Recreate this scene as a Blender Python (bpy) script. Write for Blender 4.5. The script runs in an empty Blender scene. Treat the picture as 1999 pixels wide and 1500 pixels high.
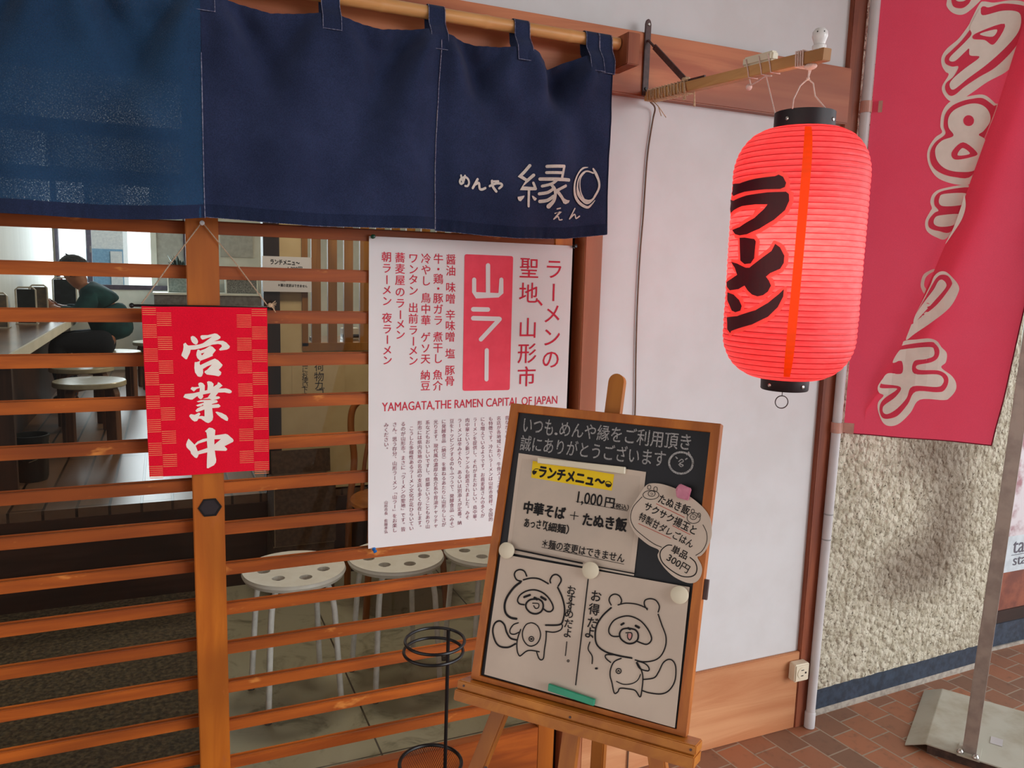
import bpy, bmesh, math, random
from mathutils import Vector, Matrix, noise
from mathutils.geometry import tessellate_polygon
random.seed(7)
S = bpy.context.scene
COL = S.collection
pi = math.pi

# ------------------------------------------------------------------ camera
cam_data = bpy.data.cameras.new('camera')
cam = bpy.data.objects.new('camera', cam_data)
COL.objects.link(cam)
yaw, pitch, roll, foc = 0.41438558, 0.13705702, -0.02814592, 1539.31
cy_, sy_, cp_, sp_ = math.cos(yaw), math.sin(yaw), math.cos(pitch), math.sin(pitch)
fwd = Vector((sy_*cp_, cy_*cp_, -sp_)); rgt = Vector((cy_, -sy_, 0)); dwn = fwd.cross(rgt)
r2 = math.cos(roll)*rgt + math.sin(roll)*dwn
d2 = -math.sin(roll)*rgt + math.cos(roll)*dwn
cam.matrix_world = Matrix(((r2.x, -d2.x, -fwd.x, 0), (r2.y, -d2.y, -fwd.y, -1.77943846), (r2.z, -d2.z, -fwd.z, 1.4), (0, 0, 0, 1)))
cam_data.sensor_fit = 'HORIZONTAL'; cam_data.sensor_width = 36.0
cam_data.lens = foc/1999*36.0
cam_data.clip_start = 0.05
S.camera = cam

# ------------------------------------------------------------------ exposure
S.view_settings.view_transform = 'Standard'
S.view_settings.look = 'None'
S.view_settings.gamma = 1.0
S.view_settings.use_curve_mapping = False
S.view_settings.exposure = -0.22
S.cycles.use_denoising = True
S.cycles.max_bounces = 10
S.cycles.transparent_max_bounces = 16
S.cycles.sample_clamp_indirect = 6.0

def lin(c):
    out = []
    for v in c[:3]:
        v = v/255.0
        out.append(v/12.92 if v <= 0.04045 else ((v+0.055)/1.055)**2.4)
    return (*out, 1.0)

# ------------------------------------------------------------------ daylight: an overcast sky, brighter on the open side of the arcade
W = bpy.data.worlds.new('overcast_sky'); S.world = W; W.use_nodes = True
wt = W.node_tree; wt.nodes.clear()
def wn(t): return wt.nodes.new(t)
tc = wn('ShaderNodeTexCoord'); out_w = wn('ShaderNodeOutputWorld'); bg = wn('ShaderNodeBackground')
def wdot(v, lo, hi):
    d = wn('ShaderNodeVectorMath'); d.operation = 'DOT_PRODUCT'
    n = Vector(v).normalized(); d.inputs[1].default_value = n
    wt.links.new(tc.outputs['Generated'], d.inputs[0])
    m = wn('ShaderNodeMapRange'); m.interpolation_type = 'SMOOTHSTEP'
    m.inputs['From Min'].default_value = lo; m.inputs['From Max'].default_value = hi
    wt.links.new(d.outputs['Value'], m.inputs['Value'])
    return m.outputs['Result']
def wmix(fac, a, b):
    m = wn('ShaderNodeMix'); m.data_type = 'RGBA'
    wt.links.new(fac, m.inputs['Factor'])
    for k, s in ((6, a), (7, b)):
        if isinstance(s, tuple): m.inputs[k].default_value = s
        else: wt.links.new(s, m.inputs[k])
    return m.outputs[2]
base = wmix(wdot((0.95, -0.28, 0.10), 0.20, 0.98), (0.33, 0.305, 0.285, 1), (3.4, 3.5, 3.65, 1))
base = wmix(wdot((-0.93, -0.35, 0.10), 0.72, 0.98), base, (2.3, 2.2, 2.1, 1))  # added bright lobe at left front that lifts the flag and board
sky = wmix(wdot((-0.1, 1.0, 0.12), 0.5, 0.8), base, (2.6, 2.9, 3.2, 1))
wt.links.new(sky, bg.inputs['Color']); bg.inputs['Strength'].default_value = 0.85
wt.links.new(bg.outputs[0], out_w.inputs['Surface'])

def light(name, kind, loc, energy, color, rot=None, size=None, size_y=None, radius=None, angle=None):
    d = bpy.data.lights.new(name, kind); d.energy = energy; d.color = color
    if kind == 'AREA':
        d.shape = 'RECTANGLE'; d.size = size; d.size_y = size_y or size
    if radius is not None: d.shadow_soft_size = radius
    if angle is not None: d.angle = angle
    o = bpy.data.objects.new(name, d); COL.objects.link(o); o.location = loc
    if rot: o.rotation_euler = rot
    return o
sun_dir = Vector((-0.53, 0.82, -0.22))
light('sun', 'SUN', (4, -4, 4), 1.75, (0.96, 0.98, 1.0), rot=sun_dir.to_track_quat('-Z', 'Y').to_euler(), angle=math.radians(34))
# the restaurant's ceiling lamps and the daylight that comes in at its window
light('ceiling_lamp_light', 'AREA', (1.5, 3.6, 2.55), 42, (1.0, 0.84, 0.62), rot=(0, 0, 0), size=1.2, size_y=0.3)
light('entry_lamp_light', 'AREA', (0.6, 1.0, 2.5), 17, (1.0, 0.89, 0.74), rot=(0, 0, 0), size=0.5, size_y=0.3)
light('window_daylight', 'AREA', (-0.45, 6.42, 1.75), 48, (0.80, 0.92, 1.0), rot=(math.radians(-90), 0, 0), size=0.9, size_y=1.0)

# ------------------------------------------------------------------ materials
MATS = {}
def _mix(nt, fac, a, b, blend='MIX'):
    m = nt.nodes.new('ShaderNodeMix'); m.data_type = 'RGBA'; m.blend_type = blend
    for k, s in ((0, fac), (6, a), (7, b)):
        if hasattr(s, 'is_linked'): nt.links.new(s, m.inputs[k])
        else: m.inputs[k].default_value = s
    return m.outputs[2]
def _noise(nt, vec, scale, detail=4.0, rough=0.55, stretch=None, dist=0.0):
    if stretch:
        mp = nt.nodes.new('ShaderNodeMapping'); mp.inputs['Scale'].default_value = stretch
        nt.links.new(vec, mp.inputs['Vector']); vec = mp.outputs[0]
    n = nt.nodes.new('ShaderNodeTexNoise'); n.inputs['Scale'].default_value = scale
    n.inputs['Detail'].default_value = detail; n.inputs['Roughness'].default_value = rough
    n.inputs['Distortion'].default_value = dist
    nt.links.new(vec, n.inputs['Vector'])
    return n.outputs['Fac']
def _ramp(nt, fac, lo, hi):
    m = nt.nodes.new('ShaderNodeMapRange'); m.interpolation_type = 'SMOOTHSTEP'
    m.inputs['From Min'].default_value = lo; m.inputs['From Max'].default_value = hi
    nt.links.new(fac, m.inputs['Value'])
    return m.outputs['Result']
def _bump(nt, height, strength, dist, bs):
    b = nt.nodes.new('ShaderNodeBump'); b.inputs['Strength'].default_value = strength
    b.inputs['Distance'].default_value = dist
    nt.links.new(height, b.inputs['Height']); nt.links.new(b.outputs[0], bs.inputs['Normal'])
def _new(name):
    m = bpy.data.materials.new(name); m.use_nodes = True; nt = m.node_tree
    bs = nt.nodes['Principled BSDF']; co = nt.nodes.new('ShaderNodeTexCoord').outputs['Object']
    MATS[name] = m
    return m, nt, bs, co, nt.nodes['Material Output']
def mat(name, c1, c2=None, rough=0.6, scale=30, stretch=None, lo=0.35, hi=0.65, metal=0.0, spec=0.4, bump=0.0, bscale=None, bdist=0.002, detail=4.0, dist=0.0, sheen=0.0, coat=0.0):
    m, nt, bs, co, out = _new(name)
    bs.inputs['Roughness'].default_value = rough; bs.inputs['Metallic'].default_value = metal
    bs.inputs['Specular IOR Level'].default_value = spec
    if sheen: bs.inputs['Sheen Weight'].default_value = sheen
    if coat: bs.inputs['Coat Weight'].default_value = coat
    n = _noise(nt, co, scale, detail, 0.55, stretch, dist)
    col = _mix(nt, _ramp(nt, n, lo, hi), lin(c1), lin(c2 or tuple(v*0.93 for v in c1)))
    nt.links.new(col, bs.inputs['Base Color'])
    if bump:
        h = _noise(nt, co, bscale or scale, 3.0, 0.6, stretch)
        _bump(nt, h, bump, bdist, bs)
    return m
def wood(name, c1, c2, axis='x', scale=9, rough=0.5, coat=0.06, bump=0.15, knots=False, wear=None):
    m, nt, bs, co, out = _new(name)
    st = {'x': (0.09, 1, 1), 'y': (1, 0.09, 1), 'z': (1, 1, 0.09)}[axis]
    a = _noise(nt, co, scale*4, 5, 0.6, st, 0.6)
    b = _noise(nt, co, scale*0.5, 2, 0.5, tuple(0.3 if v < 1 else 1 for v in st), 1.2)
    col = _mix(nt, _ramp(nt, a, 0.3, 0.7), lin(c1), lin(c2))
    col = _mix(nt, _ramp(nt, b, 0.35, 0.75), col, lin(tuple(v*0.82 for v in c2)))
    if wear:
        w = _noise(nt, co, 22, 4, 0.6, tuple(0.4 if v < 1 else 1 for v in st))
        col = _mix(nt, _ramp(nt, w, 0.62, 0.72), col, lin(wear))
    nt.links.new(col, bs.inputs['Base Color'])
    bs.inputs['Roughness'].default_value = rough; bs.inputs['Coat Weight'].default_value = coat
    bs.inputs['Coat Roughness'].default_value = 0.3; bs.inputs['Specular IOR Level'].default_value = 0.3
    if bump: _bump(nt, a, bump, 0.001, bs)
    return m
def cloth(name, c1, c2, weave=900.0, open_=0.0, transl=0.15, patch=5.0, rough=0.95, dark=0.68):
    m, nt, bs, co, out = _new(name)
    bs.inputs['Roughness'].default_value = rough; bs.inputs['Specular IOR Level'].default_value = 0.15
    bs.inputs['Sheen Weight'].default_value = 0.08
    n = _noise(nt, co, patch, 4, 0.6)
    f = _noise(nt, co, weave, 2, 0.5, (0.35, 1, 1)); g = _noise(nt, co, weave, 2, 0.5, (1, 1, 0.35))
    col = _mix(nt, _ramp(nt, n, 0.3, 0.7), lin(c1), lin(c2))
    dk = _mix(nt, 1.0, col, (dark, dark, dark, 1), 'MULTIPLY')
    av = nt.nodes.new('ShaderNodeMath'); av.operation = 'MULTIPLY'; nt.links.new(f, av.inputs[0]); nt.links.new(g, av.inputs[1])
    col = _mix(nt, _ramp(nt, av.outputs[0], 0.17, 0.33), dk, col)
    nt.links.new(col, bs.inputs['Base Color'])
    _bump(nt, av.outputs[0], 0.35, 0.0008, bs)
    tr = nt.nodes.new('ShaderNodeBsdfTranslucent'); nt.links.new(col, tr.inputs['Color'])
    mx = nt.nodes.new('ShaderNodeMixShader'); mx.inputs[0].default_value = transl
    nt.links.new(bs.outputs[0], mx.inputs[1]); nt.links.new(tr.outputs[0], mx.inputs[2])
    last = mx.outputs[0]
    if open_:
        tp = nt.nodes.new('ShaderNodeBsdfTransparent')
        m2 = nt.nodes.new('ShaderNodeMixShader')
        mu = nt.nodes.new('ShaderNodeMath'); mu.operation = 'MULTIPLY'; mu.inputs[1].default_value = open_
        nt.links.new(_ramp(nt, av.outputs[0], 0.20, 0.34), mu.inputs[0]); nt.links.new(mu.outputs[0], m2.inputs[0])
        nt.links.new(last, m2.inputs[1]); nt.links.new(tp.outputs[0], m2.inputs[2]); last = m2.outputs[0]
    nt.links.new(last, out.inputs['Surface'])
    return m
def glass(name, tint=(250, 250, 248), ior=1.28):
    m, nt, bs, co, out = _new(name)
    nt.nodes.remove(bs)
    tp = nt.nodes.new('ShaderNodeBsdfTransparent'); tp.inputs['Color'].default_value = lin(tint)
    gl = nt.nodes.new('ShaderNodeBsdfGlossy'); gl.inputs['Roughness'].default_value = 0.02
    fr = nt.nodes.new('ShaderNodeFresnel'); fr.inputs['IOR'].default_value = ior
    mx = nt.nodes.new('ShaderNodeMixShader')
    nt.links.new(fr.outputs[0], mx.inputs[0]); nt.links.new(tp.outputs[0], mx.inputs[1]); nt.links.new(gl.outputs[0], mx.inputs[2])
    nt.links.new(mx.outputs[0], out.inputs['Surface'])
    return m

mat('plaster', (212, 211, 212), (207, 205, 205), rough=0.85, scale=6, bump=0.05, bscale=160, spec=0.15)
wood('door_wood', (180, 92, 26), (140, 64, 17), 'x', 8, wear=(200, 124, 56))
wood('door_wood_upright', (204, 116, 30), (174, 90, 20), 'z', 8, wear=(170, 92, 36))
wood('jamb_wood', (205, 132, 92), (180, 104, 68), 'z', 7, rough=0.6, coat=0.1)
wood('beam_wood', (208, 128, 82), (170, 88, 52), 'x', 6, rough=0.5, coat=0.15)
wood('skirting_wood', (222, 162, 116), (196, 126, 82), 'x', 5, rough=0.6, coat=0.1, bump=0.4)
wood('post_wood', (152, 82, 52), (112, 54, 36), 'z', 7, rough=0.55)
wood('dark_wood', (64, 42, 34), (42, 27, 22), 'x', 6, rough=0.5)
wood('dark_upright', (56, 40, 36), (38, 27, 24), 'z', 6, rough=0.5)
wood('lattice_wood', (172, 116, 52), (146, 94, 38), 'z', 7, rough=0.55)
wood('easel_wood', (204, 128, 40), (176, 100, 28), 'x', 7, rough=0.45)
wood('easel_wood_upright', (200, 124, 40), (170, 96, 28), 'z', 7, rough=0.45)
wood('frame_wood', (196, 114, 44), (168, 90, 34), 'z', 9, rough=0.5)
wood('arm_wood', (222, 170, 112), (196, 140, 86), 'y', 10, rough=0.6, coat=0.05)
wood('block_wood', (178, 104, 66), (140, 72, 46), 'z', 7, rough=0.6)
wood('bamboo', (226, 172, 112), (206, 146, 86), 'x', 8, rough=0.4)
wood('stool_wood', (122, 82, 58), (94, 60, 42), 'z', 7, rough=0.4)
wood('counter_wood', (150, 106, 74), (120, 80, 54), 'y', 5, rough=0.16, coat=0.6)
wood('counter_panel', (74, 46, 34), (54, 34, 26), 'z', 5, rough=0.5)
wood('chair_wood', (164, 100, 50), (140, 80, 38), 'z', 8, rough=0.4)
mat('paper', (226, 222, 222), (220, 216, 216), rough=0.7, scale=4, spec=0.2)
mat('board_paper', (206, 188, 172), (198, 180, 165), rough=0.6, scale=12, spec=0.25)
mat('board_paper_inner', (200, 182, 166), (190, 174, 160), rough=0.6, scale=12, spec=0.25)  # slightly darker paper of the menu's inner sheet
mat('slate', (21, 21, 29), (14, 14, 20), rough=0.55, scale=14)
mat('chalk', (176, 172, 170), (120, 118, 120), rough=0.95, scale=700, lo=0.4, hi=0.62, spec=0.1)
mat('ink', (22, 18, 20), (28, 24, 26), rough=0.6, spec=0.2)
mat('red_ink', (206, 40, 66), (196, 36, 60), rough=0.6, spec=0.2)
mat('print_red', (238, 76, 96), (232, 70, 90), rough=0.6, spec=0.2)
mat('brown_ink', (140, 62, 84), (120, 50, 70), rough=0.6, spec=0.2)
mat('pen_red', (190, 60, 44), rough=0.6, spec=0.2)
mat('pen_pink', (214, 150, 146), rough=0.6, spec=0.2)
mat('yellow_marker', (240, 204, 36), (234, 196, 30), rough=0.6, spec=0.2)
mat('cream_plastic', (226, 216, 192), (220, 208, 184), rough=0.4, scale=8)
mat('white_plastic', (222, 222, 220), (214, 214, 212), rough=0.35, scale=8)
mat('grey_plastic', (150, 150, 150), rough=0.5)
mat('green_plastic', (22, 150, 112), (18, 140, 104), rough=0.35)
mat('pin_green', (10, 74, 50), rough=0.3)
mat('pin_black', (30, 30, 34), rough=0.3)
mat('pin_blue', (24, 110, 190), rough=0.3)
mat('pin_white', (226, 226, 228), rough=0.3)
mat('clip_tape', (198, 148, 132), (184, 136, 122), rough=0.35)
mat('pink_tape', (206, 128, 150), (190, 110, 134), rough=0.3, scale=60)
mat('pale_print', (236, 226, 216), (230, 220, 210), rough=0.8, spec=0.15)
mat('noren_print', (214, 208, 198), (204, 198, 190), rough=0.85, spec=0.1, scale=200)
mat('thread_pale', (150, 150, 170), (90, 92, 120), rough=0.9, scale=220, spec=0.1)
mat('stripe_thread', (236, 140, 96), (226, 120, 84), rough=0.9, spec=0.1)
mat('lantern_black', (34, 24, 28), (28, 20, 24), rough=0.5)
mat('iron', (84, 56, 54), (66, 44, 42), rough=0.5, scale=60, metal=0.0)
mat('wire_black', (22, 21, 22), rough=0.35, metal=0.2)
mat('chrome', (190, 190, 190), rough=0.2, metal=1.0)
mat('rivet', (200, 196, 190), rough=0.25, metal=0.9)
mat('rope', (206, 176, 144), (176, 146, 116), rough=0.95, scale=400, stretch=(1, 1, 1), bump=0.5)
mat('string_pale', (228, 200, 190), (210, 180, 170), rough=0.9, scale=400)
mat('string_tan', (190, 164, 140), (150, 126, 104), rough=0.95, scale=500)
mat('cable_brown', (112, 84, 66), (98, 72, 56), rough=0.6)
mat('porcelain', (236, 232, 230), rough=0.12)
mat('pipe_white', (206, 202, 202), (194, 190, 192), rough=0.4, scale=5)
mat('pole_steel', (172, 160, 150), (152, 140, 132), rough=0.45, scale=20, metal=0.4)
mat('plate_steel', (192, 190, 176), (168, 160, 140), rough=0.55, scale=9, metal=0.0, lo=0.4, hi=0.75, bump=0.1)
mat('plate_edge', (84, 62, 52), (60, 44, 38), rough=0.7, scale=40)
mat('rust', (120, 84, 50), (150, 140, 120), rough=0.8, scale=40)
mat('stool_white', (232, 230, 224), (226, 222, 214), rough=0.35)
mat('stool_tube', (240, 240, 238), rough=0.35)
mat('stool_seat', (176, 172, 150), (166, 160, 138), rough=0.22)
mat('rubber', (90, 88, 86), rough=0.7)
mat('black_metal', (18, 18, 18), rough=0.3)
mat('inner_wall', (206, 182, 136), (198, 172, 126), rough=0.85, scale=7)
mat('inner_wall_white', (222, 222, 214), (212, 214, 206), rough=0.85, scale=7)
mat('corrugated', (206, 212, 208), (198, 204, 200), rough=0.7, scale=40, stretch=(1, 1, 0.02))
mat('ceiling_board', (190, 184, 172), rough=0.9)
mat('window_frame', (92, 84, 100), (80, 74, 88), rough=0.4, metal=0.3)
mat('box_brown', (88, 68, 54), (70, 54, 42), rough=0.8, scale=60, bump=0.2)
mat('box_edge', (150, 130, 104), rough=0.8)
mat('bin_black', (20, 22, 22), rough=0.4)
mat('jacket_cloth', (28, 74, 82), (20, 54, 64), rough=0.9, scale=9)
mat('shirt_panel', (40, 112, 106), (30, 92, 90), rough=0.9, scale=20)
mat('trouser_cloth', (30, 38, 50), (22, 28, 38), rough=0.95, scale=160)
mat('skin', (170, 120, 98), (158, 108, 88), rough=0.55)
mat('hair', (52, 54, 62), (36, 38, 46), rough=0.6, scale=90, stretch=(1, 1, 0.2))
mat('shoe', (24, 24, 28), rough=0.5)
mat('phone', (16, 18, 22), rough=0.2)
mat('stand_frame', (206, 204, 196), rough=0.3, metal=0.2)
mat('stand_card', (122, 108, 92), (96, 92, 90), rough=0.6, scale=30)
mat('stand_card_dark', (38, 50, 58), (28, 38, 46), rough=0.5, scale=30)
mat('notice_dark', (60, 60, 60), (150, 150, 146), rough=0.7, scale=90, stretch=(1, 1, 3))
mat('notice_pink', (206, 146, 120), (226, 204, 186), rough=0.7, scale=40)
mat('notice_grey', (170, 170, 164), (184, 184, 178), rough=0.6, scale=20)
mat('cabinet_grey', (120, 116, 116), (104, 98, 98), rough=0.5)
mat('leaf_dark', (40, 66, 60), (26, 46, 42), rough=0.6, scale=40)
mat('case_grey', (120, 136, 136), (150, 164, 162), rough=0.3, scale=50)
mat('shop_green', (196, 214, 200), (186, 204, 192), rough=0.5)
mat('shop_green_dark', (96, 132, 110), rough=0.5)
mat('shop_brick', (150, 84, 60), (116, 62, 48), rough=0.6, scale=12)
mat('poster_lilac', (214, 206, 210), (160, 110, 116), rough=0.5, scale=7, lo=0.5, hi=0.62)
mat('poster_blue', (206, 216, 222), rough=0.5)
mat('print_grey', (96, 92, 104), rough=0.6)
mat('print_blue', (30, 60, 140), rough=0.6)
mat('skirting_dark', (52, 66, 84), (34, 44, 58), rough=0.55, scale=45, lo=0.3, hi=0.7, bump=0.3)
mat('mortar', (176, 168, 156), (150, 142, 132), rough=0.9, scale=50)
mat('building_grey', (190, 196, 196), (176, 184, 186), rough=0.8)
mat('building_blue', (110, 150, 176), (96, 136, 164), rough=0.6)
mat('outer_ground', (120, 124, 126), rough=0.9)
cloth('noren_cloth', (50, 60, 93), (38, 47, 76), open_=0.06, transl=0.06)
cloth('noren_cloth_hazed', (46, 80, 116), (38, 66, 98), open_=0.34, transl=0.15)  # paler teal with the window's glare haze painted in, weave opened wider
cloth('noren_cloth_dark', (38, 48, 78), (30, 39, 64), open_=0.05, transl=0.05)
cloth('flag_cloth', (255, 96, 126), (252, 88, 118), weave=1500, transl=0.45, patch=3.0, dark=0.9)
cloth('sign_cloth', (244, 20, 54), (232, 14, 46), weave=1100, transl=0.1, dark=0.88)
mat('flag_hem', (120, 16, 40), rough=0.9)
glass('pane_glass')
glass('shop_glass', (210, 224, 220))
glass('frosted', (190, 200, 196))

def brick_floor():
    m, nt, bs, co, out = _new('brick_tiles')
    mp = nt.nodes.new('ShaderNodeMapping'); mp.inputs['Rotation'].default_value = (0, 0, math.radians(-96)); mp.inputs['Location'].default_value = (0.03, 0.02, 0)
    nt.links.new(co, mp.inputs['Vector'])
    b = nt.nodes.new('ShaderNodeTexBrick'); nt.links.new(mp.outputs[0], b.inputs['Vector'])
    b.inputs['Scale'].default_value = 1.0; b.inputs['Brick Width'].default_value = 0.108; b.inputs['Row Height'].default_value = 0.096
    b.inputs['Mortar Size'].default_value = 0.0026; b.inputs['Mortar Smooth'].default_value = 0.1; b.offset = 0.42
    b.inputs['Color1'].default_value = lin((170, 110, 78)); b.inputs['Color2'].default_value = lin((122, 94, 76))
    b.inputs['Mortar'].default_value = lin((164, 146, 126)); b.inputs['Bias'].default_value = -0.15
    n = _noise(nt, co, 30, 5, 0.6)
    col = _mix(nt, _ramp(nt, n, 0.5, 0.9), b.outputs['Color'], lin((104, 78, 62)))
    nt.links.new(col, bs.inputs['Base Color']); bs.inputs['Roughness'].default_value = 0.6
    inv = nt.nodes.new('ShaderNodeMath'); inv.operation = 'SUBTRACT'; inv.inputs[0].default_value = 1.0; nt.links.new(b.outputs['Fac'], inv.inputs[1])
    _bump(nt, inv.outputs[0], 0.5, 0.003, bs)
brick_floor()
def marble():
    m, nt, bs, co, out = _new('marble_tiles')
    mp = nt.nodes.new('ShaderNodeMapping'); mp.inputs['Location'].default_value = (0.06, 0.28, 0); nt.links.new(co, mp.inputs['Vector'])
    b = nt.nodes.new('ShaderNodeTexBrick'); nt.links.new(mp.outputs[0], b.inputs['Vector'])
    b.offset = 0.0; b.inputs['Scale'].default_value = 1.0; b.inputs['Brick Width'].default_value = 0.6; b.inputs['Row Height'].default_value = 0.6
    b.inputs['Mortar Size'].default_value = 0.003; b.inputs['Color1'].default_value = lin((172, 166, 142)); b.inputs['Color2'].default_value = lin((164, 158, 134)); b.inputs['Mortar'].default_value = lin((60, 52, 44))
    v = _noise(nt, co, 5, 8, 0.65, None, 1.6)
    col = _mix(nt, _ramp(nt, v, 0.5, 0.72), b.outputs['Color'], lin((100, 98, 78)))
    nt.links.new(col, bs.inputs['Base Color']); bs.inputs['Roughness'].default_value = 0.3
marble()
def pebble():
    m, nt, bs, co, out = _new('pebble_floor')
    v = nt.nodes.new('ShaderNodeTexVoronoi'); v.inputs['Scale'].default_value = 70; nt.links.new(co, v.inputs['Vector'])
    n = _noise(nt, co, 60, 4, 0.6)
    col = _mix(nt, _ramp(nt, n, 0.35, 0.7), lin((46, 40, 30)), lin((96, 84, 62)))
    nt.links.new(col, bs.inputs['Base Color']); bs.inputs['Roughness'].default_value = 0.85
    _bump(nt, v.outputs['Distance'], 0.8, 0.006, bs)
pebble()
def planks():
    m, nt, bs, co, out = _new('floor_planks')
    mp = nt.nodes.new('ShaderNodeMapping'); mp.inputs['Rotation'].default_value = (0, 0, math.radians(90)); nt.links.new(co, mp.inputs['Vector'])
    b = nt.nodes.new('ShaderNodeTexBrick'); nt.links.new(mp.outputs[0], b.inputs['Vector'])
    b.inputs['Scale'].default_value = 1.0; b.inputs['Brick Width'].default_value = 1.8; b.inputs['Row Height'].default_value = 0.12
    b.inputs['Mortar Size'].default_value = 0.0055; b.inputs['Color1'].default_value = lin((112, 86, 68)); b.inputs['Color2'].default_value = lin((92, 70, 56)); b.inputs['Mortar'].default_value = lin((24, 18, 14))
    n = _noise(nt, co, 14, 5, 0.6, (1, 0.12, 1))
    col = _mix(nt, _ramp(nt, n, 0.45, 0.75), b.outputs['Color'], lin((84, 62, 48)))
    nt.links.new(col, bs.inputs['Base Color']); bs.inputs['Roughness'].default_value = 0.36
    inv = nt.nodes.new('ShaderNodeMath'); inv.operation = 'SUBTRACT'; inv.inputs[0].default_value = 1.0; nt.links.new(b.outputs['Fac'], inv.inputs[1])
    _bump(nt, inv.outputs[0], 0.5, 0.003, bs)
planks()
def stucco():
    m, nt, bs, co, out = _new('stucco')
    n = _noise(nt, co, 34, 4, 0.6); f = _noise(nt, co, 120, 3, 0.6)
    col = _mix(nt, _ramp(nt, n, 0.35, 0.65), lin((204, 197, 178)), lin((174, 165, 144)))
    col = _mix(nt, _ramp(nt, f, 0.58, 0.68), col, lin((96, 88, 74)))
    # broad soft brown patches on this stretch of wall
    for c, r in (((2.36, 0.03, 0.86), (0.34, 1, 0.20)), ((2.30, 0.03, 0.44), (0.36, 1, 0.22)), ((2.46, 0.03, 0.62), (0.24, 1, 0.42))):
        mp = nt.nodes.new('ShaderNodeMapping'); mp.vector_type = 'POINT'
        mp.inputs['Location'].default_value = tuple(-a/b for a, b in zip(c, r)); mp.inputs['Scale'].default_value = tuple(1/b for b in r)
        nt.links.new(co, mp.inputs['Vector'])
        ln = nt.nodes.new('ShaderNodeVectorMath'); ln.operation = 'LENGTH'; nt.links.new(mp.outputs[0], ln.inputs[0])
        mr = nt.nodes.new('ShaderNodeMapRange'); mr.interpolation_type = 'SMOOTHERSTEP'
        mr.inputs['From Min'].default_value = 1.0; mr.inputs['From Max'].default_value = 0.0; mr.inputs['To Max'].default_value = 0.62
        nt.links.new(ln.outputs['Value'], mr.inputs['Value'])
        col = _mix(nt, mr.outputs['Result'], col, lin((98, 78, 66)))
    nt.links.new(col, bs.inputs['Base Color']); bs.inputs['Roughness'].default_value = 0.9; bs.inputs['Specular IOR Level'].default_value = 0.1
    v = nt.nodes.new('ShaderNodeTexVoronoi'); v.feature = 'SMOOTH_F1'; v.inputs['Scale'].default_value = 50; v.inputs['Smoothness'].default_value = 0.3
    wv = nt.nodes.new('ShaderNodeMixRGB'); wv.inputs[0].default_value = 0.02; nt.links.new(co, wv.inputs[1])
    nz = nt.nodes.new('ShaderNodeTexNoise'); nz.inputs['Scale'].default_value = 40; nt.links.new(co, nz.inputs['Vector']); nt.links.new(nz.outputs['Color'], wv.inputs[2])
    nt.links.new(wv.outputs[0], v.inputs['Vector'])
    hh = nt.nodes.new('ShaderNodeMath'); hh.operation = 'SUBTRACT'; nt.links.new(n, hh.inputs[0]); nt.links.new(v.outputs['Distance'], hh.inputs[1])
    _bump(nt, hh.outputs[0], 0.85, 0.015, bs)
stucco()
def lantern_paper():
    m, nt, bs, co, out = _new('lantern_paper')
    nt.nodes.remove(bs)
    # fine wires under the paper every 11 mm
    sx = nt.nodes.new('ShaderNodeSeparateXYZ'); nt.links.new(co, sx.inputs[0])
    mu = nt.nodes.new('ShaderNodeMath'); mu.operation = 'MULTIPLY'; mu.inputs[1].default_value = 2*pi/0.0107; nt.links.new(sx.outputs['Z'], mu.inputs[0])
    si = nt.nodes.new('ShaderNodeMath'); si.operation = 'COSINE'; nt.links.new(mu.outputs[0], si.inputs[0])
    wire = _ramp(nt, si.outputs[0], 0.80, 0.99)
    n = _noise(nt, co, 40, 4, 0.6, (1, 1, 3))
    paper = _mix(nt, _ramp(nt, n, 0.3, 0.7), lin((250, 84, 94)), lin((248, 100, 110)))
    col = _mix(nt, wire, paper, lin((150, 14, 26)))
    df = nt.nodes.new('ShaderNodeBsdfPrincipled'); nt.links.new(col, df.inputs['Base Color']); df.inputs['Roughness'].default_value = 0.42
    tr = nt.nodes.new('ShaderNodeBsdfTranslucent'); nt.links.new(col, tr.inputs['Color'])
    mx = nt.nodes.new('ShaderNodeMixShader'); mx.inputs[0].default_value = 0.55
    nt.links.new(df.outputs[0], mx.inputs[1]); nt.links.new(tr.outputs[0], mx.inputs[2])
    nt.links.new(mx.outputs[0], out.inputs['Surface'])
lantern_paper()
def translucent(name, c, t=0.5):
    m, nt, bs, co, out = _new(name)
    bs.inputs['Base Color'].default_value = lin(c); bs.inputs['Roughness'].default_value = 0.5
    tr = nt.nodes.new('ShaderNodeBsdfTranslucent'); tr.inputs['Color'].default_value = lin(c)
    mx = nt.nodes.new('ShaderNodeMixShader'); mx.inputs[0].default_value = t
    nt.links.new(bs.outputs[0], mx.inputs[1]); nt.links.new(tr.outputs[0], mx.inputs[2]); nt.links.new(mx.outputs[0], out.inputs['Surface'])
translucent('lantern_seam', (255, 112, 14)); translucent('lantern_halo', (255, 150, 140), 0.6)
translucent('lantern_ink', (70, 6, 26), 0.25)
def bulb():
    m, nt, bs, co, out = _new('bulb_glow')
    bs.inputs['Base Color'].default_value = (1, 0.9, 0.8, 1); bs.inputs['Emission Color'].default_value = (1, 0.75, 0.5, 1); bs.inputs['Emission Strength'].default_value = 6.0
bulb()

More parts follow.
